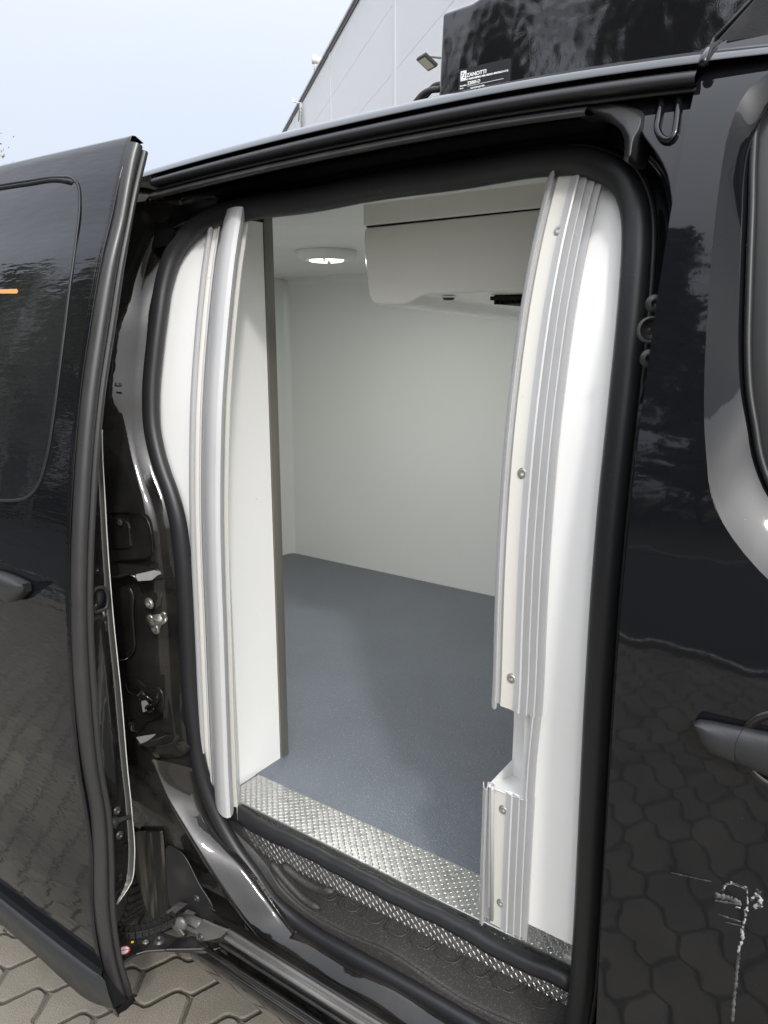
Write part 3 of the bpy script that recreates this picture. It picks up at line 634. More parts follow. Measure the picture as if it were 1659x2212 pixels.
# ---- sill ledge (faces up and out), follows the seal
Rr = [(417, 1660), (440, 1738), (480, 1806), (540, 1876), (585, 1936), (637, 2001), (700, 2040), (760, 2075), (852, 2122), (950, 2182), (1060, 2240)]
Lr = [(330, 1640), (362, 1716), (400, 1781), (450, 1862), (500, 1937), (555, 2010), (602, 2055), (658, 2094), (765, 2156), (849, 2207), (960, 2270)]
rin = [S(x, y, .092) for x, y in Rr]; rout = [S(x, y, .040) for x, y in Lr]
n = 70; a = catmull(rin, n); b = catmull(rout, n)
def edge(b, dy, dz): return [Vector((p.x, p.y+dy, p.z+dz)) for p in b]
rows = [[p+Vector((.0, .02, -.03)) for p in a], [p+Vector((0, .001, -.006)) for p in a], a, [p+(q-p)*.33+Vector((0, 0, .0015)) for p, q in zip(a, b)], [p+(q-p)*.66+Vector((0, 0, .0015)) for p, q in zip(a, b)], b, edge(b, -.003, -.004), edge(b, -.001, -.010), edge(b, .010, -.020), edge(b, .012, -.05)]
g = MB(); g.grid(rows); ledge = g.build('sill_ledge', PAINTI, van)
# raised tray edge on the straight part
TR = catmull([S(*p, .07) for p in ((640, 2012), (622, 2034), (612, 2052), (628, 2070), (668, 2092), (760, 2145), (850, 2196))], 40)
g = MB(); g.tube(TR, .0030, 8); g.build('pressed_edge', PAINTI, ledge)
# ---- lower track and outer sill: sweep along x, section traced at one station
XT = aY(596.3, 2090, .965).x
def tsweep(name, prof, m, x0=-1.205, x1=.9, n=30, slope=.013, parent=van, px=596.3):
    pts = [(p[1], aY(px, p[0], p[1]).z, aY(px, p[0], p[1]).x) for p in prof]; rows = []
    for i in range(n):
        x = x0+(x1-x0)*i/(n-1); rows.append([Vector((x, y, z+(x-XT)*slope)) for y, z, _ in pts])
    g = MB(); g.grid(rows); return g.build(name, m, parent)
tsweep('sill_face', [(2046, .985), (2052, .992), (2066, .990), (2069, .985)], PAINTI)
track = tsweep('lower_track', [(2066, .99), (2068, .972), (2072, .966), (2081, .963), (2084, .969), (2087, .963), (2096, .957), (2100, .957), (2102, .968)], ALUD, x0=-1.125)
tsweep('track_channel', [(2101, .965), (2104, .985), (2108, .972), (2113, .960), (2120, .957), (2122, .962), (2124, .98), (2134, .985)], PAINTD, x0=-1.145)
tsweep('outer_sill', [(2132, .985), (2140, .962), (2146, .952), (2156, .949), (2160, .956), (2164, .950), (2176, .946), (2190, .953), (2200, .968), (2204, .99), (2206, 1.05)], PAINTI, x0=-1.24)
# ---- cargo box liner -------------------------------------------------
RX = -.376
def wall_strip(name, cols, z0, z1, m, parent, n=50, dxf=None, zlow=None, **k):
    rows = []
    for i in range(n):
        z = z0+(z1-z0)*i/(n-1); dx = dxf(z) if dxf else 0
        rows.append([Vector((x+dx, ys(z)+o, z)) for x, o in cols])
    g = MB(); g.grid(rows); return g.build(name, m, parent, **k)
wall_strip('side_liner', [(-.482, .1275), (-.445, .1275), (-.40, .127), (-.352, .127)], .685, 1.93, GRP, van)
# right edge profile: fluted strip with a hooked lip
row = [(1079.5, .118), (1081, .104), (1085, .100), (1087.5, .106), (1088.5, .122), (1093, .1235), (1098.5, .122), (1099.8, .1165), (1110, .1165), (1120, .1160), (1127, .1145), (1134, .1115), (1139.5, .1085), (1141, .109), (1141.5, .1165), (1149, .1150), (1154, .1125), (1157.5, .1095), (1158, .1100), (1158.5, .117), (1167, .1155), (1172, .113), (1175, .1105), (1175.5, .1108), (1176, .118), (1184, .1165), (1190, .114), (1192.5, .112), (1193, .126)]
cols = [(S(px, 1106, o).x, o) for px, o in row]
CRM = (6, 7, 8, 9)
def profile(z0, z1, cols, name='edge_profile', label=None, n=46, dxf=None, crm=CRM, hook=0):
    g = MB(); ks = [i/(n-1) for i in range(n)]
    R_ = [[Vector((x+(dxf(z) if dxf else 0), ys(z)+o, z)) for x, o in cols] for z in [z0+(z1-z0)*t for t in ks]]
    nc = len(cols); V = [p for r in R_ for p in r]; F = []; M_ = []
    for i in range(n-1):
        for j in range(nc-1): F.append((i*nc+j, i*nc+j+1, (i+1)*nc+j+1, (i+1)*nc+j)); M_.append(1 if j in crm else 0)
    b = len(V); 
    o = obj(name, V, F, [PVC, CREAM], van, mods=[('solid', .0016, 1)]); o.data.polygons.foreach_set('material_index', M_)
    q = o.modifiers.new('es', 'EDGE_SPLIT'); q.split_angle = math.radians(40)
    import bmesh
    bm = bmesh.new(); bm.from_mesh(o.data); bmesh.ops.recalc_face_normals(bm, faces=bm.faces)
    bm.faces.ensure_lookup_table()
    if bm.faces[0].normal.y > 0 or sum(f.normal.y for f in bm.faces) > 0: bmesh.ops.reverse_faces(bm, faces=bm.faces)
    bm.to_mesh(o.data); bm.free()
    return o
def dxr(z): return spline([(.55, -.019), (.65, -.017), (.94, -.009), (1.02, -.006), (1.12, 0), (1.25, .0005), (1.43, 0), (1.7, .0), (1.8, .003), (1.92, .010)], z)
z_n1 = S(1090, 1528, .115).z; z_n0 = S(1075, 1702, .115).z; z_b = S(1045, 1975, .11).z; z_b2 = S(1110, 2035, .11).z
rp1 = profile(z_n1, 1.927, cols, dxf=dxr); rp1['label'] = 'long upper length of fluted pale plastic edging on the right side of the doorway'
colsL = [(x+(-.006 if k < 5 else 0), o) for k, (x, o) in enumerate(cols)]
rp2 = profile(z_b2+.012, z_n0, colsL, n=20, dxf=dxr); rp2['label'] = 'short lower length of fluted pale plastic edging below the notch'
# narrow strip that carries on past the notch
rp3 = profile(z_n0, z_n1, [(x-.001, o) for x, o in cols[21:]], n=10, crm=(), dxf=dxr)
g = MB(); g.tube([Vector((colsL[2][0], ys(z)+.106, z)) for z in (z_b+.0, z_n0-.0, z_n0+.006)], .0035, 8); 
g.build('profile_bead', PVC, rp2)
for px, py, P_ in ((1208, 499, rp1), (1129, 1023, rp1), (1105.5, 1466, rp1), (1088, 1750, rp2), (1083, 1952, rp2)):
    c = S(px, py, .1135); e_ = .02; nrm = Vector((0, -1, (ys(c.z+e_)-ys(c.z-e_))/(2*e_))).normalized()
    g = MB(); torx(g, c-nrm*.001, nrm, .0072); g.build('screw', STEEL, P_, smooth=False)
# notch: rear layer of the liner and its ledge
g = MB()
nz0 = .905
def xc(z): return -.547+.034*max(0, z-1.45)/.45
ZL = (nz0-.01, 1.3, 1.45, 1.6, 1.75, 1.93)
g.grid([[Vector((xc(z), 1.150, z)), Vector((-.50, 1.150, z)), Vector((-.44, 1.150, z))] for z in ZL])
g.grid([[Vector((xc(z), 1.150, z)), Vector((xc(z), 1.20, z))] for z in ZL])
pf = [Vector((colsL[4][0]-.006, ys(z_n0)+.112, z_n0-.003)), Vector((-.47, ys(z_n0)+.112, z_n0-.003))]; pb = [Vector((-.547, 1.152, nz0)), Vector((-.44, 1.152, nz0))]
g.grid([pf, pb]); g.grid([[Vector((p.x, ys(z)+.121, z)) for p in pf] for z in [z_n0-.003-(z_n0-.69)*k/14 for k in range(15)]])
g.grid([[Vector((pf[0].x, ys(z)+.121, z)), Vector((pb[0].x, 1.21, z))] for z in [z_n0-.003-(z_n0-.69)*k/14 for k in range(15)]])
g.build('liner_core', GRP, van, smooth=False)
# left side
def dxl(z): return spline([(.55, -.048), (.65, -.044), (.9, -.024), (1.15, -.008), (1.45, .002), (1.65, -.002), (1.8, -.010), (1.95, -.022)], z)
rowl = [(409, .128), (409.5, .112), (412, .106), (415, .106), (417.5, .110), (418, .116), (426, .117), (430.5, .118), (431.5, .112), (433, .112), (434, .124), (438, .126), (440, .126), (440.6, .100), (444, .088), (450, .081), (458, .077), (466, .078), (474, .084), (480, .096), (482, .108), (482.5, .117), (490, .119), (491.5, .121), (492, .14)]
colsl = [(S(px, 978, o).x, o) for px, o in rowl]
lp = profile(.632, 1.925, colsl, dxf=dxl, n=60, crm=(5, 6, 21, 22)); lp['label'] = 'pale plastic edging with a broad rounded lip on the left side of the doorway'
g = MB(); rows = []
for i in range(50):
    z = .60+(1.95-.60)*i/49; x1 = colsl[0][0]+dxl(z)+.012; rows.append([Vector((-1.42, ys(z)+.127, z)), Vector((-1.33, ys(z)+.127, z)), Vector((x1, ys(z)+.127, z))])
g.grid(rows); g.build('side_liner', GRP, van)
# door jamb on the left, with metal edge strip
jb = [Vector((-1.300, 1.333, z)) for z in (FZ, 1.2, 1.99)]
g = MB(); rows = []
for i in range(30):
    z = FZ-.003+(1.935-FZ)*i/29; yy = ys(z)+.122; xf = colsl[-3][0]+dxl(z)-.004; rows.append([Vector((xf, yy, z)), Vector((-1.296, max(yy+.02, 1.18), z)), Vector((-1.300, 1.328, z))])
g.grid(rows); g.build('door_jamb', GRP, van, smooth=False)
js_ = [(aX(px, py, -1.3)) for px, py in ((568, 475), (580, 700), (600, 1100), (605, 1640))]
g = MB(); g.box((-1.315, 1.329, FZ), (-1.296, 1.357, 1.985)); g.build('jamb_edge_strip', BRZ, van, smooth=False, mods=[('bevel', .0015, 2)])
# ---- cargo interior
g = MB(); YF = 2.82; XE_ = -2.63; ZC = 1.948; XB = -.50
def cove(p, q): pass
g.grid([[Vector((x, YF, z)) for z in (FZ-.01, 1.2, ZC-.03)]+[Vector((x, YF-.012, ZC-.010)), Vector((x, YF-.04, ZC))] for x in (XE_+.03, -1.5, XB)])
wallo = g.build('cargo_side_wall', GRPI, van)
g = MB()
g.grid([[Vector((XE_, y, z)) for y in (1.33, 2.0, YF-.03)]+[Vector((XE_+.008, YF-.010, z)), Vector((XE_+.03, YF, z))] for z in (FZ-.01, 1.2, ZC)])
g.build('cargo_end_wall', GRPI, van)
g = MB(); g.grid([[Vector((XB, y, z)) for y in (1.23, 2.0, YF+.002)] for z in (FZ-.01, ZC+.01)]); g.build('bulkhead', GRPI, van, smooth=False)
g = MB(); g.grid([[Vector((x, y, ZC+(.022 if y < 1.5 else 0))) for y in (1.23, 1.32, 1.6, YF-.03)] for x in (XE_-.002, XB+.002)]); g.build('cargo_ceiling', GRPI, van)
g = MB(); g.box((XE_-.02, 1.350, FZ-.01), (-1.316, 1.375, ZC+.01)); g.box((XE_-.02, 1.228, ZC+.024), (-.3, 1.6, ZC+.03)); g.box((-1.19, 1.168, 1.925), (-.42, 1.235, 1.931)); g.build('inner_side_wall', GRPI, van, smooth=False)
FL = mat('grey_resin_floor', (.140, .158, .188), .40, spec=.5, bump=(230, .0012), rvar=(3, .30, .42), var=(4, (.127, .143, .170), .35, .65), dirt_sparkle=(300, (.50, .52, .54), .63, .72, .25))  # pale smooth specks paint the floor's sparkles into its colour
g = MB(); g.add([(XE_, yb-.002, FZ+.002), (XB, yb-.002, FZ+.002), (XB, YF+.01, FZ+.002), (XE_, YF+.01, FZ+.002)], [(0, 1, 2, 3)]); g.box((XE_, 1.13, FZ-.1), (-.38, YF, FZ)); g.build('cargo_floor', FL, van, smooth=False)
# ---- evaporator unit under the ceiling
ev_y = 1.40; ux0 = aY(785, 490, ev_y).x; us = aY(785, 490, ev_y).z; ub = aY(800, 655, ev_y).z
EVM = mat('cream_gelcoat', (.79, .785, .74), .18, spec=.5, bump=(7, .004), var=(3, (.76, .755, .71), .4, .7))
g = MB()
fr = [aY(x, y, ev_y) for x, y in ((786, 492), (784, 520), (787, 560), (793, 620), (797, 643), (806, 655), (822, 658), (850, 659), (872, 657), (893, 648), (905, 640), (925, 635), (1000, 632), (1180, 627), (1300, 622))]
fr += [Vector((XB+.01, ev_y, fr[-1].z)), Vector((XB+.01, ev_y, us))]
bkz = -.05
Bk = [Vector((p.x, YF-.10, (p.z+bkz*(1 if p.z < 1.80 else 0)) if p.z < 1.80 else p.z)) for p in fr]
for q in Bk:
    if q.z < 1.80: q.z = min(q.z, ub-.030)
n = len(fr); g.add(fr+Bk, [tuple(range(n))]+[(i, (i+1) % n, (i+1) % n+n, i+n) for i in range(n)]+[tuple(reversed(range(n, 2*n)))])
ev = g.build('evaporator_unit', EVM, van, mods=[('bevel', .007, 3)])
g = MB(); g.box((ux0-.001, ev_y-.0005, us+.0015), (XB+.01, YF-.1, ZC+.02)); g.build('mounting_plinth', EVM, ev, mods=[('bevel', .004, 2)])
g = MB(); g.box((ux0+.004, ev_y+.004, us-.001), (XB+.01, YF-.1, us+.0022)); g.build('seam', CAVITY, ev)
g = MB(); bz_ = aY(970, 640, ev_y+.12); torx(g, aY(969, 643, ev_y+.05), (0, 0, -1), .012); g.build('screw', STEELD, ev)
g = MB()
c0 = aY(1110, 645, ev_y+.10)
for k in range(9): g.box((c0.x-.03+k*.012, c0.y-.03, c0.z-.012), (c0.x-.03+k*.012+.004, c0.y+.10, c0.z+.006))
g.box((c0.x-.036, c0.y-.036, c0.z-.004), (c0.x+.10, c0.y+.106, c0.z+.004)); g.lathe(c0+Vector((.03, .03, -.006)), (0, 0, -1), [(0, 0), (.02, 0), (.02, .012), (0, .012)], 16)
g.build('fan_grille', CAVITY, ev, smooth=False)
# ---- ceiling lamp
lc = aZ(705, 550, ZC-.012); lc.z = ZC
lamp = bpy.data.objects
g = MB(); g.lathe(lc, (0, 0, -1), [(0, -.002), (.098, -.002), (.098, .012), (.094, .020), (.084, .028), (.070, .031), (.066, .028), (0, .028)], 48); lm = g.build('ceiling_lamp', LAMPW, van)
g = MB()
for k in range(6):
    a0 = k*math.pi/3+.12; a1 = a0+math.pi/3-.24; g.tube([lc+Vector((.048*math.cos(a0+(a1-a0)*j/6), .048*math.sin(a0+(a1-a0)*j/6), -.030)) for j in range(7)], .007, 8, r2=.004, ref=(0, 0, 1))
g.build('lamp_diffuser', LED, lm)
pl_ = bpy.data.lights.new('ceiling_lamp_light', 'AREA'); pl_.shape = 'DISK'; pl_.size = .14; pl_.energy = 5.8; pl_.color = (1.0, 1.0, .94); po = bpy.data.objects.new('ceiling_lamp_light', pl_); C.objects.link(po); po.location = lc+Vector((0, 0, -.045))

# ---- rear pillar (left of the opening), from the seal out to the skin
so2 = [(319, 708), (312, 775), (308, 853), (308, 928), (317, 985), (332, 1035), (357, 1106), (372, 1206), (382, 1306), (387, 1406), (392, 1506), (401, 1590), (417, 1670)]
tl = [(560, 424), (500, 432), (427, 459), (382, 499), (351, 548), (334, 594)]
SO = [S(x, y, .112) for x, y in tl+so2]
n = 110; a = catmull(SO, n)
rows = []
for p in a:
    z = p.z; w = spline([(.4, .16), (.9, .16), (1.3, .14), (1.6, .11), (1.8, .10), (2.0, .09)], z)
    w2 = .015+.02*math.exp(-((z-1.48)/.14)**2)
    r = [(p.x+.012, ys(z)+.125)]
    k = min(1, max(0, (z-1.38)/.20)); k = k*k*(3-2*k); k3 = min(1, max(0, (z-1.70)/.16)); k *= 1-k3*k3*(3-2*k3)
    ra = [(p.x-.006, .112), (p.x-.014, .098), (p.x-.026, .080), (p.x-.040, .060), (p.x-.056, .038), (p.x-.074, .016), (p.x-.095, -.004), (p.x-.125, -.016)]
    rb = [(p.x-.006, .112), (p.x-.010, .095), (p.x-.012-w2*.3, .080), (p.x-.02-w2, .070), (p.x-w*.5, .060), (p.x-w*.8, .052), (p.x-w, .044), (p.x-w-.05, .030)]
    r += [(xa*k+xb*(1-k), ys(z)+oa*k+ob*(1-k)) for (xa, oa), (xb, ob) in zip(ra, rb)]+[(-1.75, ys(z)+.015), (-3.25, ys(z))]
    rows.append([Vector((x, y, z)) for x, y in r]); continue
    r += [(p.x-.006, ys(z)+.112), (p.x-.010, ys(z)+.095), (p.x-.012-w2*.3, ys(z)+.080), (p.x-.02-w2, ys(z)+.070), (p.x-w*.5, ys(z)+.060), (p.x-w*.8, ys(z)+.052), (p.x-w, ys(z)+.044), (p.x-w-.05, ys(z)+.030), (-1.75, ys(z)+.015), (-3.25, ys(z))]
    rows.append([Vector((x, y, z)) for x, y in r])
g = MB(); g.grid(rows); pil = g.build('rear_pillar', PAINTI, van)
# lower quarter, behind the door, down to the wheel arch
rows = []
for p in catmull([q for q in rout[:7]], 24):
    x = p.x-.002; rows.append([Vector((x, p.y+.010, p.z-.004)), Vector((x-.015, p.y+.022, p.z-.006)), Vector((x-.06, p.y+.028, p.z-.006)), Vector((min(x-.10, -1.36), p.y+.026, p.z-.004)), Vector((-1.48, p.y+.022, p.z)), Vector((-1.60, p.y+.018, p.z))])
g = MB(); g.grid(rows); g.build('lower_quarter', PAINTD, van)
g = MB(); g.grid([[Vector((x, 1.26, z)) for z in (.2, .8, 1.4, 2.0)] for x in (-2.0, -1.31)]); g.grid([[Vector((x, y, .46)) for y in (1.02, 1.3)] for x in (-1.7, -1.25)]); g.build('inner_panel', CAVITY, van, smooth=False)
# pillar fittings ; K3(px,py): crop (200,1200)-(560,1680)
def K3(px, py): return ((200+px/4.608)*.86406, (1200+py/4.608)*.86406)
def K4(px, py): return ((200+px/4.608)*.86406, (1640+py/4.608)*.86406)
PO = .058
def bolt(px, py, r, m, K=K3, nm='pillar_bolt', off=PO, lab=None):
    c = S(*K(px, py), off-.002); g = MB(); torx(g, c, (.12, -1, 0), r); o = g.build(nm, m, pil, smooth=False)
    if lab: o['label'] = lab
bolt(800, 1420, .0105, STEEL, lab='rust-ringed bolt head'); bolt(872, 1712, .0105, STEEL)
bolt(606, 352, .0105, STEEL, K4); bolt(640, 800, .0105, STEEL, K4)
# striker loop
g = MB(); P = [S(*K3(x, y), o) for x, y, o in ((818, 1590, PO-.002), (822, 1625, PO-.012), (845, 1668, PO-.022), (880, 1660, PO-.024), (960, 1640, PO-.024), (985, 1615, PO-.022), (985, 1580, PO-.012), (970, 1555, PO-.002))]
g.tube(catmull(P, 28), .0036, 10); 
g.lathe(S(*K3(815, 1592), PO-.001), (.1, -1, 0), [(0, 0), (.009, 0), (.009, .003), (.005, .004), (0, .004)], 16); g.lathe(S(*K3(970, 1555), PO-.001), (.1, -1, 0), [(0, 0), (.008, 0), (.008, .003), (.005, .004), (0, .004)], 16)
P = [S(*K3(x, y), PO-.001) for x, y in ((765, 1590), (800, 1560), (940, 1540), (960, 1600), (930, 1700), (870, 1745), (820, 1700), (780, 1640))]; g.prism(P, (0, -.002, 0))
g.build('striker', STEEL, pil)
# recess with cover
def loop(K, pts, r, m, nm, off=PO, n=60, close=False, par=None, r2=None):
    g = MB(); g.tube(catmull([S(*K(x, y), off) for x, y in pts], n, close), r, 8, r2=r2, closed=close); return g.build(nm, m, par or pil)
g = MB(); P = [S(*K3(x, y), .0525) for x, y in ((200, 395), (640, 388), (700, 400), (760, 440), (795, 500), (830, 700), (845, 820), (830, 880), (760, 905), (200, 950))]
g.prism(P, (0, .004, 0)); pock = g.build('pocket_panel', PAINTI, pil, smooth=False, mods=[('bevel', .002, 2)])
loop(K3, ((200, 400), (640, 392), (720, 415), (780, 470), (810, 560), (835, 760), (832, 850), (790, 895), (700, 912), (200, 950)), .0022, PAINT, 'pocket_rim', .052)
g = MB(); P = [S(*K3(x, y), .049) for x, y in ((200, 440), (480, 445), (530, 480), (560, 560), (580, 760), (560, 790), (200, 810))]; g.prism(P, (0, .006, 0)); g.build('access_cover', PAINTI, pil, smooth=False, mods=[('bevel', .002, 3)])
bolt(462, 492, .006, STEELD, off=.047, nm='cover_screw')
# shelf flange: upward-facing step catching the sky
P0 = [S(*K3(x, y), .050+.028*(x-200)/735) for x, y in ((200, 1085), (400, 1085), (620, 1058), (760, 1035), (880, 1022), (935, 1045))]
P1 = [S(*K3(x, y), .026) for x, y in ((200, 1140), (400, 1132), (600, 1110), (700, 1165), (900, 1155), (955, 1140))]
P1 = [S(*K3(x, y), .008+.04*(x-200)/755) for x, y in ((200, 1150), (400, 1128), (610, 1112), (655, 1160), (800, 1165), (955, 1138))]
g = MB(); A = catmull(P0, 30); B = catmull(P1, 30); g.grid([A, [(p+q)/2+Vector((0, 0, .001)) for p, q in zip(A, B)], B, [q+Vector((0, .012, -.003)) for q in B], [q+Vector((0, .03, -.006)) for q in B]]); g.build('pressed_shelf', PAINTI, pil)
g = MB(); P = [S(*K3(x, y), .050) for x, y in ((560, 1240), (590, 1300), (590, 1500), (610, 1800), (615, 1900), (580, 1990), (520, 2040), (440, 2050))]; g.tube(catmull(P, 40), .007, 10, r2=.004); g.build('pressed_channel', PAINTI, pil)
g = MB(); P = [S(*K3(x, y), .047) for x, y in ((445, 2040), (540, 2035), (545, 2055), (520, 2068), (445, 2075))]; g.prism(P, (0, .004, 0)); g.build('white_clip', WHITEM, pil)
def facet(K, pts, off, nrm, nm):
    nrm = Vector(nrm).normalized(); q = [K(*p) for p in pts]; cxm = sum(p[0] for p in q)/len(q); cym = sum(p[1] for p in q)/len(q); c = S(cxm, cym, off); V = []
    for p in q:
        r = Vector(ray(*p)); t = (c-Vector((0, 0, CZ))).dot(nrm)/r.dot(nrm); V.append(Vector((0, 0, CZ))+r*t)
    g = MB(); g.prism(V, -nrm*.002); g.build(nm, PAINTI, pil, smooth=False, mods=[('bevel', .0008, 2)])
SN = (.75, -.50, .43)  # added facets, tilted to mirror the bright sky as highlights on the shelves
facet(K3, ((640, 1085), (860, 1035), (930, 1050), (955, 1135), (800, 1160), (665, 1168), (640, 1120)), .040, SN, 'sky_glint_facet')
facet(K4, ((640, 935), (800, 905), (930, 885), (985, 950), (960, 1005), (800, 1020), (700, 1022)), .045, SN, 'sky_glint_facet')
facet(K4, ((700, 520), (760, 500), (800, 560), (770, 600), (780, 640), (720, 650)), .040, (.62, -.66, .44), 'latch_glint_facet')  # added facet whose tilt gives the latch catch its sky highlight
# lower latch plate
P = [S(*K4(x, y), .050) for x, y in ((520, 330), (560, 275), (620, 265), (680, 290), (730, 335), (840, 350), (900, 370), (940, 420), (955, 500), (945, 620), (900, 700), (820, 740), (760, 760), (700, 850), (640, 880), (580, 860), (550, 800), (570, 730), (630, 680), (690, 650), (700, 560), (660, 470), (600, 450), (540, 410))]
g = MB(); g.prism(catmull(P, 70, True), (0, .006, 0)); lt = g.build('latch_plate', PAINTI, pil, mods=[('bevel', .002, 2)], smooth=True)
P0 = catmull([S(*K4(x, y), .049) for x, y in ((650, 440), (720, 395), (790, 460), (830, 505), (930, 480))], 20); P1 = catmull([S(*K4(x, y), .030) for x, y in ((670, 480), (745, 440), (800, 520), (830, 570), (850, 600))], 20)
g = MB(); g.grid([P0, P1, [p+Vector((0, .02, -.02)) for p in P1]]); g.tube(catmull([S(*K4(x, y), .030) for x, y in ((820, 560), (775, 575), (755, 600), (775, 640), (820, 635), (850, 605))], 20), .0022, 8)
g.build('latch_catch', PAINTI, pil)
P0 = catmull([S(*K4(x, y), .060) for x, y in ((590, 940), (700, 915), (820, 890), (960, 870), (1060, 900))], 24); P1 = catmull([S(*K4(x, y), .012+.03*(x-690)/415) for x, y in ((690, 1030), (780, 1028), (900, 1022), (1000, 1000), (1105, 910))], 24)
g = MB(); g.grid([P0, [(p+q)/2+Vector((0, 0, .002)) for p, q in zip(P0, P1)], P1, [p+Vector((0, .012, -.008)) for p in P1], [p+Vector((0, .04, -.05)) for p in P1]]); g.build('pressed_shelf', PAINTI, pil)
# ---- header left corner: triangular gusset and strap
g = MB(); P = [aY(*p, 1.10) for p in ((318, 428), (323, 450), (335, 478), (378, 500), (360, 530), (320, 540), (290, 470))]; g.prism(P, (0, .004, 0)); g.build('corner_gusset', CAVITY, van, smooth=False)
g = MB(); g.tube(catmull([aY(*p, 1.09) for p in ((300, 411), (325, 414), (350, 424), (375, 436), (392, 436))], 20), .006, 8, r2=.003); g.build('corner_strap', PLAS, van)
# ---- guard plate, arm, cable chain, roller bracket
def K7(px, py): return (207.4+px*.20833, 1797.2+py*.20833)
P = [aY(*K7(x, y), 1.005) for x, y in ((718, 175), (745, 140), (800, 160), (890, 220), (960, 330), (1075, 550), (1210, 790), (1225, 850), (1225, 1000), (1000, 900), (760, 760), (735, 560), (730, 400))]
g = MB(); g.prism(P, (0, .004, 0)); gp = g.build('guard_plate', PLAS, van, mods=[('bevel', .0015, 2)], smooth=False)
g = MB(); torx(g, aY(*K7(1045, 690), 1.004), (0, -1, 0), .0085); g.build('rivet', STEELD, gp)
g = MB(); g.tube(catmull([aY(*K7(x, y), 1.003) for x, y in ((745, 142), (890, 222), (1075, 552), (1212, 792), (1226, 900))], 30), .002, 6); g.build('folded_edge', PLAS, gp)
P = [(660, 0), (690, 250), (735, 500), (760, 700), (735, 800), (640, 900), (560, 900), (500, 760), (440, 560), (395, 400), (390, 0)]
g = MB(); g.prism([aY(*K7(x, y), 1.012) for x, y in P], (0, .01, 0)); q = g.build('arch_flange', mat('mud_streaked_steel', (.013, .012, .011), .55, var=(9, (.115, .102, .082), .50, .66), stretch=(4, 4, .55), bump=(60, .001)), van, smooth=False, mods=[('bevel', .003, 2)])
AZ = .335
ar = [(180, 1055), (450, 1050), (700, 1040), (845, 1085), (1040, 1080), (1200, 1140), (1340, 1150), (1290, 1200), (1130, 1245), (700, 1222), (520, 1235), (420, 1265), (310, 1330), (180, 1400)]
g = MB(); g.prism([aZ(*K7(x, y), AZ) for x, y in ar], (0, 0, -.007)); arm = g.build('door_arm', PAINTD, van, smooth=False, mods=[('bevel', .0025, 3)])
g = MB(); P = [aZ(*K7(x, y), AZ+.008) for x, y in ((710, 1218), (850, 1085), (1040, 1085), (1150, 1140), (1170, 1180), (1100, 1212))]; g.prism(P, (0, 0, -.009)); g.build('arm_doubler', PAINTD, arm, smooth=False, mods=[('bevel', .003, 3)])
g = MB(); torx(g, aZ(*K7(655, 1125), AZ), (0, 0, 1), .012); g.build('arm_bolt', STEELD, arm)
g = MB(); torx(g, aZ(*K7(515, 1140), AZ), (0, 0, 1), .006); g.build('arm_bolt', ALUD, arm)
c = aZ(*K7(290, 1230), AZ+.0006)
g = MB(); g.lathe(c, (0, 0, 1), [(0, 0), (.0135, 0), (.0135, .0006), (0, .0006)], 30); st = g.build('warning_sticker', RED, arm, smooth=False)
g = MB(); g.lathe(c+Vector((0, 0, .0005)), (0, 0, 1), [(0, 0), (.0108, 0), (.0108, .0005), (0, .0005)], 30); g.build('sticker_face', WHITEM, arm, smooth=False)
g = MB(); u = Vector((.7, .7, 0)); w_ = Vector((-.7, .7, 0)); cc_ = c+Vector((0, 0, .0012)); g.prism([cc_-u*.0108-w_*.001, cc_+u*.0108-w_*.001, cc_+u*.0108+w_*.001, cc_-u*.0108+w_*.001], (0, 0, .0003)); g.build('sticker_bar', RED, arm, smooth=False)
g = MB(); g.lathe(aZ(*K7(378, 1140), AZ+.0006), (0, 0, 1), [(0, 0), (.0035, 0), (.0032, .0006), (0, .0006)], 12); g.build('paint_mark', YEL, arm)
# cable chain: row of links
cp = catmull([aZ(*K7(x, y), .352) for x, y in ((60, 985), (240, 1000), (400, 1000), (520, 975), (640, 935), (760, 880), (880, 800))], 15)
ch = MB()
for i in range(len(cp)-1):
    p = cp[i]; q_ = cp[i+1]; t = (q_-p).normalized(); s_ = Vector((0, 0, 1)).cross(t).normalized(); ln = (q_-p).length*.86
    for sg in (-1, 1):
        b0 = p+s_*sg*.010; ch.prism([b0+t*0-s_*.0015, b0+t*ln-s_*.0015, b0+t*ln+s_*.0015, b0+s_*.0015], (0, 0, -.020))
    ch.prism([p-s_*.011+t*ln*.25, p-s_*.011+t*ln*.75, p+s_*.011+t*ln*.75, p+s_*.011+t*ln*.25], (0, 0, -.003))
    ch.lathe(p-s_*.012+Vector((0, 0, -.009))+t*ln*.5, -s_, [(.0045, 0), (.0045, .002), (.003, .0022), (.002, .0005), (0, .0005)], 10)
ch.build('cable_chain', PLAS, van, smooth=False)
# roller bracket and track end
g = MB(); P = [(1100, 910), (1240, 975), (1360, 1020), (1330, 1060), (1290, 1100), (1200, 1125), (1080, 1145), (1035, 1110), (1040, 1000)]
rb = [aY(*K7(x, y), .950) for x, y in P]; g.prism(rb, (0, .006, 0)); rk = g.build('roller_bracket', ALUD, van, mods=[('bevel', .003, 3)], smooth=False)
g = MB(); torx(g, aY(*K7(1090, 1095), .949), (0, -1, 0), .008); g.build('roller_pin', STEELD, rk)
g = MB(); p0 = aY(*K7(880, 860), 1.0); p1_ = aY(*K7(1090, 960), .962); g.tube([p0, p1_], .011, 12); g.tube([p0+Vector((0, -.005, -.022)), p1_+Vector((0, -.003, -.02))], .006, 8)
g.lathe(aY(*K7(900, 930), .98), (.3, -.9, 0), [(0, 0), (.015, 0), (.017, .004), (.017, .010), (.010, .014), (0, .014)], 16); g.build('roller', ALUD, rk)
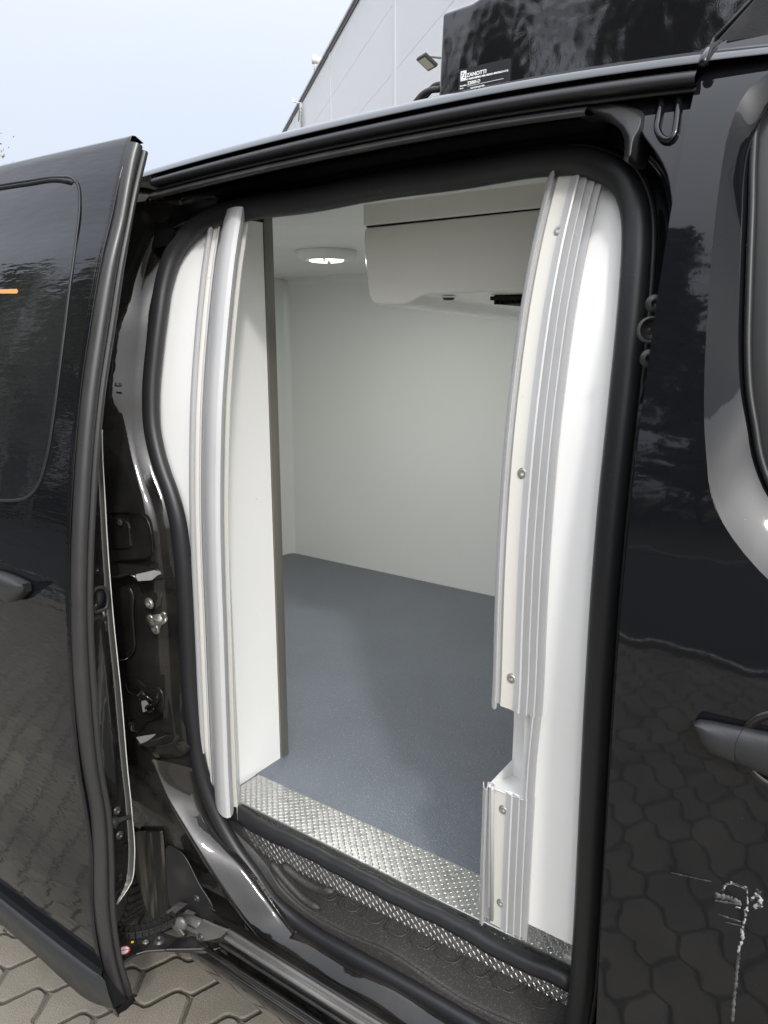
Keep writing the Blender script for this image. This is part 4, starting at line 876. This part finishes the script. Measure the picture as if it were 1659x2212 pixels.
g = MB(); P0 = [aY(*K7(x, y), .975) for x, y in ((800, 770), (890, 790), (760, 900), (720, 830))]; g.prism(P0, (0, .02, 0)); P0 = [aY(*K7(x, y), .965) for x, y in ((770, 940), (820, 960), (910, 1075), (880, 1080), (790, 1000))]; g.prism(P0, (0, .006, 0)); g.prism([aY(*K7(x, y), .985) for x, y in ((920, 820), (1010, 860), (980, 900), (890, 860))], (0, .01, 0)); g.build('track_end_stop', ALUD, rk, smooth=False, mods=[('bevel', .002, 2)])
# dark depths behind
g = MB(); g.box((-1.42, 1.04, .30), (-1.12, 1.12, .47)); g.box((-2.35, 1.28, .2), (-1.45, 1.32, .75)); g.build('sill_inner', CAVITY, van, smooth=False)
g = MB(); rows = []
for x, z, y in ((-1.36, .50, 1.05), (-1.30, .50, 1.05), (-1.24, .45, 1.045), (-1.19, .42, 1.04), (-1.12, .38, 1.03)): rows.append([Vector((x, y, z+.02)), Vector((x, y, z)), Vector((x, y+.004, .38)), Vector((x, y+.01, .30))])
g.grid(rows); g.build('sill_end', PAINTI, van)
# ---- rear wheel
wc = Vector((-1.885, 1.10, .335))
wh = bpy.data.objects.new('rear_wheel', None); wh.empty_display_size = .1; C.objects.link(wh); wh.parent = van; wh.location = wc-VAN_AT
def sub(o, pos): o.location = (0, 0, 0)
g = MB(); prof = [(.21, -.10), (.26, -.108), (.305, -.105), (.325, -.092), (.333, -.07), (.336, -.03), (.336, .03), (.333, .07), (.325, .092), (.305, .105), (.26, .108), (.21, .10)]
g.lathe((0, 0, 0), (0, 1, 0), prof, 72)
for k in range(72):
    a0 = 2*math.pi*k/72
    for s_ in (-1, 1):
        P = []
        for (yy, da) in ((.008*s_, 0), (.085*s_, .05), (.085*s_, .05+.055), (.008*s_, .055)):
            P.append(Vector((math.cos(a0+da)*.334, yy, math.sin(a0+da)*.334)))
        g.prism(P, Vector((math.cos(a0), 0, math.sin(a0)))*.008)
o = g.build('tyre', TYRE, None, smooth=False); o.parent = wh
g = MB(); g.lathe((0, -.07, 0), (0, 1, 0), [(0, 0), (.05, -.01), (.08, .0), (.17, .03), (.20, -.02), (.212, -.03), (.212, .15)], 40); o = g.build('rim', RIM, None); o.parent = wh
# ---- sliding door
DE = [(2.045, .985), (1.981, .958), (1.893, .928), (1.826, .903), (1.701, .866), (1.575, .833), (1.36, .793), (1.184, .772), (.997, .762), (.843, .761), (.734, .768), (.627, .770), (.524, .760), (.407, .763), (.273, .782), (.215, .795)]
DEs = sorted(DE)
def yd(z): return spline(DEs, z)
XD = -1.30
zd = [.215+(2.045-.215)*i/130 for i in range(131)]
g = MB()
xs = [XD, XD-.004, XD-.012]+[XD-.02-1.2*(i/24) for i in range(25)]
def crown(x): return .010*((x+1.9)/.6)**2
rows = []
for z in zd: rows.append([Vector((x, yd(z)+(.0015 if x == XD else 0)+crown(x)-crown(XD), z)) for x in xs])
rows.append([Vector((x, yd(2.045)+.004+crown(x)-crown(XD), 2.0490)) for x in xs]); rows.append([Vector((x, yd(2.045)+.012+crown(x)-crown(XD), 2.0495)) for x in xs]); rows.append([Vector((x, yd(2.045)+.030+crown(x)-crown(XD), 2.040)) for x in xs])
g.grid(rows)
g.grid([[Vector((XD, yd(z)+.0015, z)), Vector((XD-.0006, yd(z)+.0035, z)), Vector((XD-.004, yd(z)+.004, z))] for z in zd])
sd = g.build('sliding_door', DOORP, van)
g = MB(); g.grid([[Vector((XD-.004, yd(z)+.004, z)), Vector((XD-.006, yd(z)+.012, z)), Vector((XD-.002, yd(z)+.022, z)), Vector((XD-.006, yd(z)+.05, z))] for z in zd[:-5]]); g.build('door_return', CAVITY, sd)  # matt near-black colour carries the shade of this recess
g = MB(); g.tube([Vector((XD+.0002, yd(z)+.0016, z)) for z in zd[2:]], .0009, 6); g.build('edge_glint_bead', PAINT, sd)  # thin bead added so the skin edge shows a bright highlight
sr = [(318, 334), (315, 348), (302, 400), (290, 455), (272, 553), (250, 703), (227, 853), (207, 1106), (201, 1306), (211, 1506), (223, 1659), (241, 1759), (247, 1859), (250, 1959), (262, 2059), (285, 2140)]
sl_ = [(281, 306), (276, 322), (264, 380), (247, 475), (228, 553), (202, 703), (181, 853), (162, 1106), (157, 1306), (165, 1506), (183, 1659), (200, 1759), (206, 1859), (207, 1959), (222, 2059), (250, 2170)]
n = 90; A = catmull([aX(x, y, XD+.004) for x, y in sl_], n); B = catmull([aX(x, y, XD+.004) for x, y in sr], n); rows = []
for t, bx in ((-.03, -.006), (.0, .001), (.06, .008), (.15, .013), (.28, .016), (.40, .0155), (.52, .011), (.60, .005), (.66, .005), (.72, .009), (.82, .010), (.92, .007), (1.0, .001), (1.02, -.012)):
    rows.append([p+(q_-p)*t+Vector((bx, 0, 0)) for p, q_ in zip(A, B)])
g = MB(); g.grid(rows); g.build('edge_seal', RUBB, sd)
wl = [(262, 600), (240, 740), (222, 883), (228, 1106), (242, 1306), (262, 1506), (275, 1659), (285, 1759), (290, 1859), (284, 1905), (262, 1940), (245, 1965), (240, 2060)]
Wl = catmull([aX(x, y, XD-.03) for x, y in wl], n)
zz = [p.z for p in Wl]
Bm = [Vector((XD-.006, spline(sorted([(q_.z, q_.y) for q_ in B]), p.z), p.z)) for p in Wl]
g = MB(); g.grid([Bm, [m_+(w-m_)*.5+Vector((-.006, 0, 0)) for m_, w in zip(Bm, Wl)], Wl, [w+Vector((-.004, .0015, 0)) for w in Wl], [w+Vector((-.5, .002, 0)) for w in Wl]]); g.build('inner_panel', PAINTI, sd)
g = MB(); g.tube([w+Vector((.0006, 0, 0)) for w in Wl[int(n*.2):int(n*.93)]], .0011, 6); g.build('lit_edge_line', mat('lit_edge_pale', (.62, .61, .57), .35), sd)  # pale colour paints the light caught along the panel's inner edge
# latch mouth on the door edge
lm_c = [aX(*K3(x, y), XD-.018) for x, y in ((160, 1270), (215, 1240), (270, 1240), (305, 1290), (320, 1400), (295, 1480), (250, 1500), (160, 1520))]
g = MB(); g.tube(catmull(lm_c, 30, True), .004, 8, closed=True, ref=(1, 0, 0)); g.prism([p+Vector((-.003, 0, 0)) for p in lm_c], (-.002, 0, 0)); g.build('latch_mouth', PLAS, sd)
c = aX(*K4(430, 1900), XD-.012)
g = MB(); g.lathe(c, (.35, .94, 0), [(0, -.02), (.014, -.02), (.014, -.004), (.009, 0), (.0055, .004), (.0045, .028), (0, .03)], 18); g.build('guide_pin', PLAS, sd)
for q_ in ((425, 1785), (455, 2065)): g = MB(); torx(g, aX(*K4(*q_), XD-.012), (1, 0, 0), .008); g.build('edge_bolt', STEELD, sd)
g = MB(); c = aX(250, 831, XD-.02); g.tube([c, c+Vector((.0, .012, -.001))], .004, 8); g.build('rubber_stop', PLAS, sd)
# dummy window panel on the sliding door
def SD(px, py, off=0.0):
    r = ray(px, py); t = .9/r[1]
    for i in range(60):
        x = r[0]*t; z = CZ+r[2]*t; t = .5*t+.5*(yd(z)+off+crown(x)-crown(XD))/r[1]
    return Vector((r[0]*t, r[1]*t, CZ+r[2]*t))
wo_ = [(0, 400), (60, 391), (130, 383), (155, 386), (168, 402), (171, 440), (163, 520), (150, 620), (140, 703), (128, 800), (115, 900), (100, 990), (82, 1048), (62, 1072), (30, 1081), (0, 1081)]
W3 = [SD(x, y, -.0015) for x, y in wo_]; W3 = catmull(W3, 90); inner = Vector((-2.2, 0, 0))
g = MB(); g.tube([p+Vector((0, .0005, 0)) for p in W3], .0035, 8, r2=.0022); g.build('window_outline', RUB, sd)
g = MB()
for i in range(len(W3)-1): pass
zt_ = W3[0].z; zb_ = W3[-1].z
rows = []
zmax = max(p.z for p in W3); zmin = min(p.z for p in W3)
for k in range(60):
    z = zmin+.004+(zmax-zmin-.012)*k/59
    xr = max((a.x+(b.x-a.x)*((z-a.z)/(b.z-a.z)) for a, b in zip(W3, W3[1:]) if (a.z-z)*(b.z-z) <= 0 and a.z != b.z), default=-1.8)
    rows.append([Vector((x, yd(z)-.0022+crown(x)-crown(XD), z)) for x in [xr+(-2.35-xr)*j/16 for j in range(17)]])
g.grid(rows); g.build('window_panel', mat('dark_side_glass', (.012, .013, .015), .05, coat=1, spec=.1, bump=(34, .00045), bump2=(6, .0014), stretch=(.5, 1, 3)), sd)
g = MB(); g.tube(catmull([SD(x, y, -.003) for x, y in ((-60, 417), (0, 408), (60, 399), (130, 391), (155, 396))], 20), .005, 8, r2=.0015); g.build('window_trim', CAVITY, sd)
P = [SD(x, y, -.0036) for x, y in ((-120, 626), (0, 625), (35, 624), (38.5, 629), (36, 634), (0, 634), (-120, 637))]; g = MB(); g.prism(P, (0, .001, 0)); g.build('orange_bar', ORANGE, sd, smooth=False)  # flat orange bar on the window panel
# its handle
hh = [SD(x, y, -.020) for x, y in ((-150, 1215), (-60, 1228), (0, 1240), (26, 1250), (50, 1262))]; h2 = [SD(x, y, -.032) for x, y in ((-150, 1235), (-60, 1250), (0, 1262), (26, 1270), (51, 1268))]; h3 = [SD(x, y, -.018) for x, y in ((-150, 1268), (-60, 1285), (0, 1296), (28, 1301), (54, 1280))]
R5 = [catmull(q_, 20) for q_ in ([p+Vector((0, .016, 0)) for p in hh], hh, h2, h3, [p+Vector((0, .014, 0)) for p in h3])]
g = MB(); rg = around(R5); g.grid(rg, True); g.add(rg[-1], [tuple(range(17))]); g.build('door_handle', MOULD, sd)
g = MB(); g.lathe(SD(-28, 1262, -.002), (0, -1, 0), [(.045, 0), (.043, .003), (.040, .003), (.036, 0), (0, -.012)], 36); g.build('handle_bowl', PAINTI, sd)
# lower moulding
def SDr(p, off): return SD(p[0], p[1], off)
mt = [(-330, 1668), (-120, 1833), (0, 1924), (100, 2002), (200, 2079), (220, 2094)]; mm = [(-330, 1684), (-120, 1850), (0, 1943), (100, 2022), (205, 2103), (226, 2118)]; mb_ = [(-330, 1722), (-120, 1894), (0, 1994), (90, 2074), (185, 2158), (246, 2180)]
T = catmull([SDr(p, .001) for p in mt], 40); M2 = catmull([SDr(p, -.020) for p in mm], 40); B2 = catmull([SDr(p, -.014) for p in mb_], 40)
g = MB(); g.grid([T, [(t_+m_)/2+Vector((0, -.004, 0)) for t_, m_ in zip(T, M2)], M2, [(b_+m_)/2+Vector((0, -.001, 0)) for b_, m_ in zip(B2, M2)], B2, [b_+Vector((0, .02, -.01)) for b_ in B2], [b_+Vector((0, .06, -.012)) for b_ in B2]])
g.add([T[-1], M2[-1], B2[-1], B2[-1]+Vector((0, .03, 0))], [(0, 1, 2, 3)]); g.build('lower_moulding', MOULD, sd)
# ---- roof refrigeration unit
RY = 1.30
g = MB(); z0 = 2.04
P = [Vector((aY(948, 200, RY).x, RY, z0)), aY(948, 30, RY), aY(951, 22, RY), aY(1013, 0, RY), Vector((-.45, RY, 2.36)), Vector((.1, RY, 2.42)), Vector((.25, RY, 2.40)), aY(1640, -16, RY), aY(1548, 84, RY), Vector((-.36, RY, z0))]
g.prism(P, (0, 1.15, 0)); ru = g.build('refrigeration_unit', mat('gloss_unit_shell', (.008, .008, .009), .05, coat=1, spec=.6, bump=(14, .0016), bump2=(420, .00004)), van, mods=[('bevel', .012, 3)], smooth=False)
for p_ in ru.data.polygons: p_.use_smooth = False
g = MB(); P = [aY(x, y, RY-.012) for x, y in ((1520, 100), (1548, 88), (1640, -14), (1760, -60), (1760, 60), (1659, 80))]; g.prism(P, (0, .05, 0)); g.build('support_bracket', PLAS, ru, smooth=False, mods=[('bevel', .004, 2)])
g = MB(); g.tube(catmull([aY(x, y, RY+.02) for x, y in ((898, 222), (912, 205), (928, 196), (952, 192))], 16), .006, 10); g.tube(catmull([aY(x, y, RY+.05) for x, y in ((905, 222), (921, 205), (940, 186), (960, 182))], 16), .006, 10); g.build('coolant_hose', RUBD, ru)
# nameplate
pl = aY(992.4, 151, RY); pr = aY(1104, 124.5, RY); zt = (pl.z+pr.z)/2; PW = pr.x-pl.x; y0 = RY-.0125
cs = []
r_ = .004
for cx_, cz_, a0 in ((pl.x+r_, zt-r_, 90), (pr.x-r_, zt-r_, 0), (pr.x-r_, zt-.075+r_, -90), (pl.x+r_, zt-.075+r_, -180)):
    for k in range(6): a_ = math.radians(a0+(-0)+(90-18*k if a0 == 0 else 90-18*k)); 
P = []
for cx_, cz_, s0 in ((pl.x+r_, zt-r_, 180), (pr.x-r_, zt-r_, 90), (pr.x-r_, zt-.075+r_, 0), (pl.x+r_, zt-.075+r_, -90)):
    for k in range(6): a_ = math.radians(s0-18*k); P.append(Vector((cx_+r_*math.cos(a_), RY-.001, cz_+r_*math.sin(a_))))
g = MB(); g.prism(P, (0, -.0015, 0)); npl = g.build('nameplate', PLATE, ru, smooth=False)
def text(body, x, z, size, nm='nameplate_lettering', bold=.0, xs=1.0):
    cu = bpy.data.curves.new('t', 'FONT'); cu.body = body; cu.size = size; cu.extrude = .0002; cu.offset = bold; cu.space_character = 1.0
    t_ = bpy.data.objects.new('t', cu); C.objects.link(t_); dg = bpy.context.evaluated_depsgraph_get()
    me = bpy.data.meshes.new_from_object(t_.evaluated_get(dg)); bpy.data.objects.remove(t_); 
    M4 = Matrix.Translation((x, RY-.0028, z)) @ Matrix.Rotation(math.pi/2, 4, 'X') @ Matrix.Diagonal((xs, 1, 1, 1)); me.transform(M4); return me
s_ = PW/670.0
def ux(px): return pl.x+(px-355)*s_
vz = .00015
TX = []
def line(body, px, dy, cap, xs=1.0, bold=.00012):
    TX.append(text(body, ux(px), zt-dy*vz, cap*vz/.69*1.0, bold=bold, xs=xs))
# dy: distance below the plate's top edge in crop pixels
line('ZANOTTI', 459, 103, 40, 1.05, .00022)
line('GRUPPO FRIGORIFERO PER MEZZO SPECIALE A.T.P.', 380, 136, 17, 1.12, .00018)
line('Modello:', 380, 196, 16, 1.1, .0001); line('Model', 380, 222, 13, 1.0, .0001)
line('Z200S-D', 478, 190, 34, .95, .00018)
line('Matricola N°:', 380, 268, 18, 1.0, .0001); line('2507307R', 522, 262, 34, .95, .00018)
me = bpy.data.meshes.new('nameplate_lettering'); g = MB()
for m_ in TX: g.add([v.co for v in m_.vertices], [tuple(p.vertices) for p in m_.polygons])
def q4(x0, d0, x1, d1): return [Vector((ux(x0), RY-.0027, zt-d0*vz)), Vector((ux(x1), RY-.0027, zt-d0*vz)), Vector((ux(x1), RY-.0027, zt-d1*vz)), Vector((ux(x0), RY-.0027, zt-d1*vz))]
g.prism(q4(478, 204, 950, 208), (0, -.0004, 0)); g.prism(q4(522, 276, 950, 280), (0, -.0004, 0))
for r4 in ((380, 26, 455, 42), (380, 42, 392, 120), (443, 42, 455, 120), (380, 104, 455, 120), (392, 55, 428, 61), (408, 85, 443, 91)): g.prism(q4(*r4), (0, -.0004, 0))
g.prism([Vector((ux(a_), RY-.0027, zt-b_*vz)) for a_, b_ in ((424, 42), (443, 42), (412, 104), (392, 104))], (0, -.0005, 0)); g.build('nameplate_lettering', WHITEM, ru, smooth=False)

for o_ in (ru, npl, bpy.data.objects['nameplate_lettering']):
    for v in o_.data.vertices: v.co.y += .09*(v.co.z-2.12)
